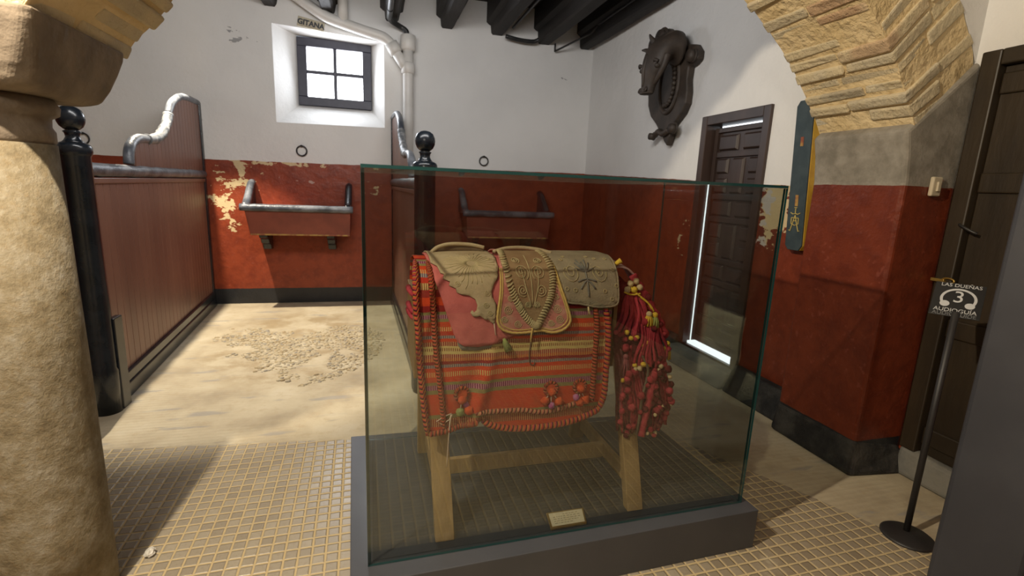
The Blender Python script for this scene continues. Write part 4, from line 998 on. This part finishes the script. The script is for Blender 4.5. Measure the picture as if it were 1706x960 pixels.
for (cx, cs, items) in ((.670, .648, [(.673, .660, 'orange_wool', .017), (.644, .695, 'orange_wool', .017), (.702, .699, 'orange_wool', .017), (.671, .715, 'purple_wool', .014)]),
                        (.795, .648, [(.798, .659, 'orange_wool', .017), (.794, .712, 'orange_wool', .019), (.820, .704, 'orange_wool', .018), (.778, .691, 'purple_wool', .014)]),
                        (.313, .646, [(.313, .668, 'orange_wool', .017), (.308, .717, 'green_wool', .016), (.340, .712, 'orange_wool', .018), (.332, .69, 'purple_wool', .012)])):
    vs = [surf(cx + .025 * math.cos(a), cs + .025 * math.sin(a), .018) for a in [2 * PI * i / 24 for i in range(25)]]
    G().tube(vs, .0075, 8, cap=False, bump=(.12, 260, 2)).obj('rosette_rim', M['rope_dull'], bk, smooth=True)
    G().tube([surf(cx, cs, .010), surf(cx, cs, .022)], .023, 18).obj('rosette_disc', M['orange_wool'], bk, smooth=False, bevel=.006, seg=3)
    for (x, s, mt, r) in items: pom(surf(x, s, .022), r, M[mt], bk)
    strands('pompom_string', [[(cx, cs + .01), (items[-1][0], items[-1][1])], [(cx, cs + .01), items[1][:2]], [(cx, cs + .01), items[2][:2]]], .020, .0022, M['string'], bk)
strands('loose_string', [[(.273, .715), (.248, .724), (.216, .742), (.237, .755), (.264, .739), (.275, .72)], [(.270, .72), (.264, .78), (.261, .84), (.258, .90), (.256, .93)]], .022, .0020, M['string'], bk)
for z, y in ((1.128, 1.98), (1.06, 1.97), (1.035, 1.96)):
    G().tube([(.168, 1.905, z - .02), (.140, 1.93, z - .004), (.134, 1.99, z), (.135, 2.05, z - .002)], lambda t: .007 + .006 * t, 8).obj('tie_cord', M['crimson'], bk, smooth=True)

# saddle
sd = thing('embroidered_saddle', (.55, 2.05, 1.25), 'tan and pink embroidered saddle lying over the striped blanket', 'saddle')
pinkp = [(.199, .10), (.217, .218), (.238, .277), (.26, .349), (.283, .415), (.297, .447), (.32, .463), (.374, .468), (.423, .463), (.473, .449), (.513, .433), (.56, .417), (.64, .30), (.68, .1), (.68, -.1), (.64, -.3), (.56, -.42), (.374, -.46), (.30, -.44), (.22, -.2), (.199, -.1)]
sheet('underlay', pinkp, .014, .006, M['pink'], sd, .02)
sheet('pad_edge', [(.290, .42), (.301, .463), (.313, .477), (.374, .482), (.423, .474), (.440, .452), (.40, .43)], .010, .003, M['grey_pad'], sd, .016)
tan = [(.209, .136), (.231, .158), (.24, .194), (.252, .198), (.247, .216), (.273, .226), (.268, .239), (.293, .25), (.296, .264), (.313, .272), (.342, .277), (.364, .29), (.372, .311), (.369, .328), (.359, .336), (.352, .328), (.345, .336), (.353, .349), (.369, .353), (.382, .349), (.401, .364), (.411, .363), (.428, .377), (.437, .385), (.439, .365), (.444, .347), (.446, .327), (.444, .308), (.429, .283), (.428, .264), (.44, .239), (.46, .213), (.46, .196), (.468, .177), (.468, .139), (.476, .082), (.473, 0), (.473, -.2), (.40, -.35), (.30, -.25), (.209, -.136)]
lf = sheet('front_flap', tan, .022, .006, M['tan'], sd, .013)
rays = []
for i in range(30):
    a = 2 * PI * i / 30; r0, r1 = .018, R_.uniform(.075, .115)
    ln = [(.363 + (r0 + (r1 - r0) * k / 6) * math.cos(a + .05 * math.sin(k)), .150 + (r0 + (r1 - r0) * k / 6) * .95 * math.sin(a + .05 * math.sin(k))) for k in range(7)]
    if all(inside(q, tan) and q[1] > .03 for q in ln): rays.append(ln)
    else:
        ln = [q for q in ln if inside(q, tan) and q[1] > .05]
        if len(ln) > 2: rays.append(ln)
for (x, s) in ((.41, .27), (.405, .31), (.42, .34), (.30, .235), (.44, .12)):
    rays.append([(x + .012 * (1 - t / 14) * math.cos(t * .9), s + .012 * (1 - t / 14) * math.sin(t * .9)) for t in range(14)])
strands('sunburst_embossing', rays[:-5], .0283, .0017, M['thread_tan'], lf)
for ln in rays[-5:]: strands('curl_embossing', [ln], .0283, .0018, M['thread_tan'], lf)
strands('tip_cord', [[(.436, .38), (.438, .40), (.441, .425)]], .028, .0018, M['string'], lf)
cent = [(.506, 0), (.470, .187), (.460, .276), (.450, .334), (.448, .368), (.456, .392), (.473, .407), (.502, .417), (.531, .420), (.566, .419), (.602, .415), (.632, .414), (.65, .419), (.676, .422), (.705, .416), (.728, .402), (.741, .384), (.743, .367), (.736, .338), (.721, .293), (.707, .249), (.699, .207), (.697, .159), (.69, .071), (.68, 0), (.68, -.25), (.60, -.40), (.50, -.35)]
cf = sheet('centre_flap', cent, .031, .005, M['pink_lace'], sd, .015)
rope('yellow_binding', cent[1:24], .036, .0062, M['thread_yellow'], cf, 8)
cin = [(.584 + (x - .584) * .93, .22 + (s - .22) * .945) for x, s in cent[1:24]]
strands('inner_binding', [[tuple(p[:2]) for p in spline([(x, s, 0) for x, s in cin], 6)]], .036, .0028, M['thread_yellow'], cf)
lace = []
for (x, s, r) in ((.490, .33, .018), (.475, .365, .014), (.53, .385, .016), (.69, .33, .018), (.70, .37, .018), (.665, .385, .014), (.50, .29, .012), (.685, .285, .014)):
    lace.append([(x + r * (1 - t / 22) * math.cos(t * .75), s + r * (1 - t / 22) * math.sin(t * .75)) for t in range(20)])
for ln in lace: strands('brocade_scroll', [ln], .0365, .0018, M['thread_tan'], cf)
shd = [(.496, .03), (.489, .083), (.482, .15), (.482, .187), (.488, .246), (.504, .286), (.523, .322), (.531, .335), (.556, .37), (.584, .397), (.599, .407), (.613, .402), (.635, .362), (.658, .321), (.673, .286), (.684, .246), (.689, .209), (.692, .156), (.688, .09), (.684, .03)]
sf2 = sheet('shield_flap', shd, .0375, .005, M['tan_dark'], sd, .014)
edge = [(.588 + (x - .588) * .90, .20 + (s - .20) * .93) for x, s in shd]
pl_ = spline([(x, s, 0) for x, s in edge], 12); zig = []
for i, p in enumerate(pl_):
    if i % 3 == 0 and i < len(pl_) - 2:
        a = pl_[i]; t = (pl_[i + 1] - a).normalized(); nn = Vector((-t.y, t.x, 0))
        q0 = a - nn * .013; q1 = a + nn * .013 + t * .006
        zig.append([(q0.x, q0.y), ((q0.x + q1.x) / 2 + t.x * .003, (q0.y + q1.y) / 2 + t.y * .003), (q1.x, q1.y)])
strands('plaited_border', zig, .0445, .0042, M['thread_tan'], sf2)
sw_ = []
for sx in (-1, 1):
    for (x, s, r, d) in ((.035, .205, .030, 1), (.038, .265, .022, -1), (.048, .15, .018, 1), (.02, .315, .012, 1)):
        sw_.append([(.588 + sx * (x + r * (1 - t / 30) * math.cos(d * t * .5 + 2.2)), s + r * (1 - t / 30) * math.sin(d * t * .5 + 2.2)) for t in range(27)])
    sw_.append([(.588 + sx * (.004 + .03 * math.sin(t / 8 * PI / 2)), .32 - .017 * t) for t in range(9)])
sw_.append([(.588, .11 + .02 * t) for t in range(11)])
strands('scroll_pattern', sw_, .0442, .0020, M['thread_tan'], sf2)
strands('flap_thong', [[(.590, .39), (.586, .41), (.582, .43), (.579, .455)]], .043, .0036, M['thread_yellow'], sf2)
strands('hanging_thread', [[(.592, .43), (.588, .47), (.583, .50), (.582, .53), (.588, .55), (.60, .552), (.606, .54)]], .013, .0022, M['brown_string'], sf2)
rt = [(.69, .0), (.706, .081), (.70, .186), (.711, .253), (.731, .304), (.79, .315), (.847, .326), (.886, .329), (.929, .327), (.952, .319), (.961, .297), (.964, .244), (.972, .188), (.985, .114), (.995, .048), (.99, 0), (.98, -.2), (.93, -.32), (.73, -.30)]
rf = sheet('rear_flap', rt, .024, .008, M['tan_grey'], sd, .015)
rope('rear_binding', rt[3:15], .030, .0050, M['tan_grey'], rf, 8)
fl = []
for sx in (-1, 1):
    for (a, b) in (((.0, .20), (.030, .155)), ((.0, .20), (.018, .135)), ((0, .20), (.040, .185)), ((0, .232), (.032, .262)), ((0, .226), (.040, .236))):
        fl.append([(.826 + sx * (a[0] + (b[0] - a[0]) * t / 6), a[1] + (b[1] - a[1]) * (t / 6) ** 1.5) for t in range(7)])
fl.append([(.826, .15 + .02 * t) for t in range(8)])
strands('flower_pattern', fl, .034, .0036, M['thread_grey'], rf)
dt = []
for (x, s) in ((.745, .13), (.745, .19), (.765, .10), (.90, .12), (.95, .12), (.955, .19), (.955, .25), (.90, .27), (.77, .265), (.735, .26), (.93, .30), (.87, .10), (.88, .20)):
    dt.append([(x + .007 * math.cos(t), s + .007 * math.sin(t)) for t in [2 * PI * k / 10 for k in range(11)]])
for sx in (-1, 1):
    dt.append([(.826 + sx * (.06 + .035 * (1 - t / 26) * math.cos(t * .5)), .20 + .04 * (1 - t / 26) * math.sin(t * .5)) for t in range(24)])
for ln in dt: strands('embroidered_ring' if len(ln) < 15 else 'embroidered_scroll', [ln], .0335, .0020, M['thread_tan'], rf)
strands('rear_tag', [[(.822, .325), (.824, .34), (.827, .356)]], .03, .004, M['cream_wool'], rf)
g = G().tube(on([(.475, .44), (.482, .455), (.497, .488)], .017), lambda t: .006 + .010 * t, 10); g.obj('tassel', M['green_wool'], sd, smooth=True)
# raised pommel and seat lips on the far side of the ridge
def lip(pts, zlow, th, name, mt):
    vs = []; fs = []; c = spline(pts, 8); n = len(c)
    for p in c:
        vs += [(p.x, p.y - th, p.z), (p.x, p.y + th, p.z + .004), (p.x, p.y + th + .02, zlow), (p.x, p.y - th + .02, zlow)]
    for i in range(n - 1):
        b = i * 4
        for j in range(4): k = (j + 1) % 4; fs.append((b + j, b + k, b + 4 + k, b + 4 + j))
    fs += [(0, 1, 2, 3), (n * 4 - 1, n * 4 - 2, n * 4 - 3, n * 4 - 4)]
    o = G().add(vs, fs).obj(name, M['leather_dark'], sd, smooth=True)
    G().tube([(p.x, p.y, p.z) for p in c], .0085, 10).obj(name + '_binding', M[mt], o, smooth=True)
lip([(.212, 2.03, 1.258), (.235, 2.06, 1.277), (.264, 2.08, 1.293), (.316, 2.09, 1.303), (.397, 2.09, 1.301), (.457, 2.08, 1.290)], 1.252, .005, 'pommel_lip', 'tan')
lip([(.484, 2.02, 1.280), (.54, 2.04, 1.292), (.607, 2.05, 1.295), (.66, 2.05, 1.291), (.70, 2.04, 1.286), (.742, 2.02, 1.276)], 1.268, .005, 'seat_lip', 'tan')

# ------------------------------------------------------------------ tasselled crupper fringe
cr = thing('tasselled_crupper', (1.12, 2.0, .5), 'crimson tasselled fringe with pompoms hanging behind the saddle', 'crupper')
_bn = []
for z, x0, x1 in ((1.17, 1.0, 1.09), (1.10, .99, 1.15), (1.0, .985, 1.20), (.90, .985, 1.235), (.80, .985, 1.245), (.70, .985, 1.24), (.62, .99, 1.235), (.545, 1.0, 1.225)):
    yc = 1.742 + .16 * min(max((z - .55) / .62, 0), 1) ** 1.3
    _bn.append((((x0 + x1) / 2, yc + .028, z), (0, 0, -1), (x1 - x0) / 2, .020, (1, 0, 0)))
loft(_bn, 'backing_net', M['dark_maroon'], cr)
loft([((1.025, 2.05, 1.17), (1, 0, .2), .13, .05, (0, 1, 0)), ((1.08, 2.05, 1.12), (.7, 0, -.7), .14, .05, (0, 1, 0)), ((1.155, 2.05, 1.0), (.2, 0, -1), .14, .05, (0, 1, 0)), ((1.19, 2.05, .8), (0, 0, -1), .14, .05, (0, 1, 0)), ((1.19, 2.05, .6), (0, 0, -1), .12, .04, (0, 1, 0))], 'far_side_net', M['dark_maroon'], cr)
vs = []; fs = []
cpath = spline([(.985, 1.98, 1.236), (1.02, 1.97, 1.250), (1.06, 1.96, 1.240), (1.095, 1.95, 1.205), (1.115, 1.94, 1.17)], 8)
for p in cpath: vs += [(p.x, p.y - .06, p.z - .014), (p.x, p.y + .05, p.z), (p.x, p.y + .05, p.z - .008), (p.x, p.y - .06, p.z - .022)]
for i in range(len(cpath) - 1):
    b = i * 4
    for j in range(4): k = (j + 1) % 4; fs.append((b + j, b + k, b + 4 + k, b + 4 + j))
fs += [(0, 1, 2, 3), (len(cpath) * 4 - 1, len(cpath) * 4 - 2, len(cpath) * 4 - 3, len(cpath) * 4 - 4)]
G().add(vs, fs).obj('strap', M['mauve_strap'], cr, smooth=True)
G().tube(spline([(.99, 1.92, 1.238), (1.005, 1.91, 1.250), (1.02, 1.905, 1.262)], 5), lambda t: .007 + .006 * t, 10).obj('yellow_knot', M['yellow_wool'], cr, smooth=True)
rr = random.Random(3)
def xr(z):  # right-hand outline of the fringe
    T = [(1.25, 1.05), (1.20, 1.09), (1.11, 1.155), (1.02, 1.205), (.96, 1.245), (.80, 1.262), (.66, 1.255), (.51, 1.24)]
    for (za, xa), (zb, xb) in zip(T, T[1:]):
        if za >= z >= zb: return xa + (xb - xa) * (za - z) / (za - zb)
    return T[-1][1]
def yfz(x, z): return 1.742 + .16 * min(max((z - .55) / .62, 0), 1) ** 1.3 + .035 * ((x - 1.12) / .14) ** 2
def cordlet(x0, z0, x1, z1, r, mt, dy=0, sag=.0):
    pts = []
    for i in range(7):
        t = i / 6; x = x0 + (x1 - x0) * t; z = z0 + (z1 - z0) * t - sag * math.sin(PI * t)
        pts.append((x + .006 * math.sin(t * 7 + x0 * 50), yfz(x, z) + dy - .010 * math.sin(PI * t), z))
    return G().tube(spline(pts, 3), r, 8, bump=(.16, 260, 2)).obj('cord', M[mt], cr, smooth=True)
poms = []
for i in range(22):     # upper fan
    t = i / 21; x0 = 1.055 + .03 * rr.random() + .03 * t; z0 = 1.125 + .02 * rr.random(); z1 = .985 - .05 * rr.random() - .03 * t; x1 = .985 + .165 * t + .015 * rr.random()
    cordlet(x0, z0, x1, z1, .0068, rr.choice(['crimson', 'crimson', 'maroon']), dy=-.012 + .02 * rr.random()); poms.append((x1, z1 - .008))
for i in range(20):     # middle fall, right
    t = i / 19; x0 = 1.11 + .09 * t; z0 = .985 + .03 * rr.random() - .02 * t; z1 = .80 + .05 * rr.random(); x1 = 1.065 + .175 * t
    cordlet(x0, z0, x1, z1, .0062, rr.choice(['crimson', 'crimson', 'maroon']), dy=-.022 + .016 * rr.random()); poms.append((x1, z1 - .008))
for i in range(24):     # dark fall in front of the trestle leg
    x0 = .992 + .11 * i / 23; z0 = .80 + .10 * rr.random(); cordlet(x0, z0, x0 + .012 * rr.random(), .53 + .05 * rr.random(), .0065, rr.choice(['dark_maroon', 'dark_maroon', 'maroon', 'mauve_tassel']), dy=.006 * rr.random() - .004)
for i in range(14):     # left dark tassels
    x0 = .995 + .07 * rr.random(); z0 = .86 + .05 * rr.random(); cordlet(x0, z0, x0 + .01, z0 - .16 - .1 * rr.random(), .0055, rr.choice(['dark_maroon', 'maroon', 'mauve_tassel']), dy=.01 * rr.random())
for i in range(12):     # lower right fall
    t = i / 11; x0 = 1.13 + .10 * t; z0 = .78 + .03 * rr.random(); cordlet(x0, z0, x0 - .03 + .03 * t, .52 + .05 * rr.random(), .0075, rr.choice(['maroon', 'dark_maroon', 'dark_maroon']), dy=-.002 + .016 * rr.random())
# plaited thick cord down the right-hand outline
pr_ = spline([(x, yfz(x, z) - .01, z) for x, z in ((1.075, 1.20), (1.13, 1.12), (1.175, 1.045), (1.215, .98), (1.235, .93))], 12)
G().tube(pr_, .016, 10, bump=(.25, 130, 2)).obj('plait', M['maroon'], cr, smooth=True)
G().tube(spline([(1.155, yfz(1.155, .80) - .02, .80), (1.12, yfz(1.12, .68) - .02, .68), (1.09, yfz(1.09, .53) - .018, .53)], 10), .015, 10, bump=(.2, 150, 2)).obj('plait', M['crimson'], cr, smooth=True)
strap2 = [(x, yfz(x, z) - .022, z) for x, z in ((1.095, .87), (1.115, .83), (1.118, .79), (1.09, .70), (1.075, .60), (1.065, .54))]
G().tube(spline(strap2, 6), .006, 6).obj('leather_strip', M['leather_dark'], cr, smooth=True)
n = 0
for (x, z) in poms[:40:2]:
    pom((x, yfz(x, z) - .016, z), rr.uniform(.010, .014), M[rr.choice(['cream_wool', 'maroon', 'yellow_wool', 'crimson'])], cr, sq=(1, 1, .9)); n += 1
while n < 90:
    z = rr.uniform(.53, 1.12) if rr.random() < .35 else rr.uniform(.53, .80); lo = .99 if z > .9 else 1.0; x = rr.uniform(lo, xr(z) - .008)
    if z > .86 and x < xr(z) - .04 and rr.random() < .75: continue
    if z < .86 and 1.085 < x < 1.115 and rr.random() < .8: continue
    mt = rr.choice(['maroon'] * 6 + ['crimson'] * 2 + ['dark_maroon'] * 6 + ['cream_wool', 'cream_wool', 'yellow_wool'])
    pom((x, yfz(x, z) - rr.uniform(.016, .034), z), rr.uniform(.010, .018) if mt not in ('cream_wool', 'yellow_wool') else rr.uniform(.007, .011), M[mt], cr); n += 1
def tassel(x, z, L, mt, top, dy=0):
    y = yfz(x, z) - .03 + dy; o = G().ball((x, y, z), .013, 10, 8).obj('tassel', M[top], cr, smooth=True)
    g = G()
    for k in range(9):
        a = 2 * PI * k / 9; g.tube([(x + .006 * math.cos(a), y + .006 * math.sin(a), z - .006), (x + .016 * math.cos(a), y + .014 * math.sin(a), z - L * .5), (x + .02 * math.cos(a), y + .016 * math.sin(a), z - L)], .0042, 6)
    g.obj('tassel_skirt', M[mt], o, smooth=True)
tassel(1.022, .865, .085, 'mauve_tassel', 'mauve_tassel'); tassel(1.235, .905, .07, 'yellow_wool', 'yellow_wool', .01); tassel(1.165, 1.035, .055, 'green_wool', 'yellow_wool'); tassel(1.135, 1.04, .05, 'yellow_wool', 'cream_wool')
for (x, z, mt) in ((1.06, 1.165, 'cream_wool'), (1.085, 1.175, 'cream_wool'), (1.075, 1.14, 'yellow_wool'), (1.045, 1.14, 'cream_wool'), (1.10, 1.15, 'cream_wool')):
    pom((x, yfz(x, z) - .028, z), .014, M[mt], cr, 'pompom')
for ln in ([(1.06, 1.15), (1.09, 1.12), (1.13, 1.09), (1.15, 1.06)], [(1.03, 1.13), (1.06, 1.12), (1.10, 1.125)], [(1.10, 1.11), (1.14, 1.08), (1.16, 1.05)]):
    G().tube(spline([(x, yfz(x, z) - .03, z) for x, z in ln], 6), .004, 6).obj('yellow_cord', M['yellow_wool'], cr, smooth=True)

# ------------------------------------------------------------------ camera
f_px, yaw, pitch, roll = 825.75, .275862552, .200516581, -.0425109627
wv = Vector((math.sin(yaw) * math.cos(pitch), math.cos(yaw) * math.cos(pitch), -math.sin(pitch)))
r0 = Vector((math.cos(yaw), -math.sin(yaw), 0)); d0 = wv.cross(r0)
rv = r0 * math.cos(roll) + d0 * math.sin(roll); dv = -r0 * math.sin(roll) + d0 * math.cos(roll)
cam = bpy.data.cameras.new('camera'); co = bpy.data.objects.new('camera', cam); COL.objects.link(co)
m = Matrix((rv, -dv, -wv)).transposed().to_4x4(); m.translation = Vector((0, 0, 1.55)); co.matrix_world = m
cam.sensor_width = 36; cam.sensor_fit = 'HORIZONTAL'; cam.lens = f_px / 1706 * 36; cam.clip_start = .02
cam.dof.use_dof = True; cam.dof.focus_distance = 2.4; cam.dof.aperture_fstop = 2.8
sc.camera = co

# ------------------------------------------------------------------ light
def lamp(name, kind, loc, energy, color, **kw):
    l = bpy.data.lights.new(name, kind); l.energy = energy; l.color = color
    for k, v in kw.items():
        if k != 'to': setattr(l, k, v)
    o = bpy.data.objects.new(name, l); COL.objects.link(o); o.location = loc
    if 'to' in kw:
        o.rotation_euler = (Vector(kw['to']) - Vector(loc)).to_track_quat('-Z', 'Y').to_euler()
    return o
WARM = (1.0, .86, .66); COOL = (.86, .92, 1.0)
lamp('stall_spot', 'SPOT', (-1.86, 5.66, 3.36), 760, (1, .88, .70), spot_size=rad(70), spot_blend=.25, shadow_soft_size=.025, to=(-1.44, 5.30, 0))
lamp('front_lamp', 'SPOT', (-1.08, .85, 2.9), 370, WARM, spot_size=rad(150), spot_blend=.3, shadow_soft_size=.03, to=(.9, 2.2, .3))
lamp('arcade_fill', 'AREA', (-.1, 2.75, 3.1), 68, (1, .98, .96), shape='RECTANGLE', size=2.6, size_y=.5, to=(.1, 6.6, 2.3))  # unseen fill light, added to brighten the back wall evenly
lamp('front_fill', 'AREA', (-1.0, -.9, 2.75), 26, (1, .90, .76), shape='DISK', size=.4, to=(-.2, 2.0, .9))  # unseen warm fill, added to lift the column and front bay
lamp('window_daylight', 'AREA', (-.43, YF - .06, 2.83), 12, COOL, shape='RECTANGLE', size=.6, size_y=.55, to=(-.43, 0, 1.6))
w = bpy.data.worlds.new('world'); sc.world = w; w.use_nodes = True
bg = w.node_tree.nodes['Background']; bg.inputs[0].default_value = (.80, .88, 1.0, 1); bg.inputs[1].default_value = .55
vs_ = sc.view_settings; vs_.view_transform = 'Standard'; vs_.look = 'None'; vs_.gamma = 1; vs_.exposure = 0; vs_.use_curve_mapping = False
sc.cycles.max_bounces = 8; sc.cycles.transparent_max_bounces = 16
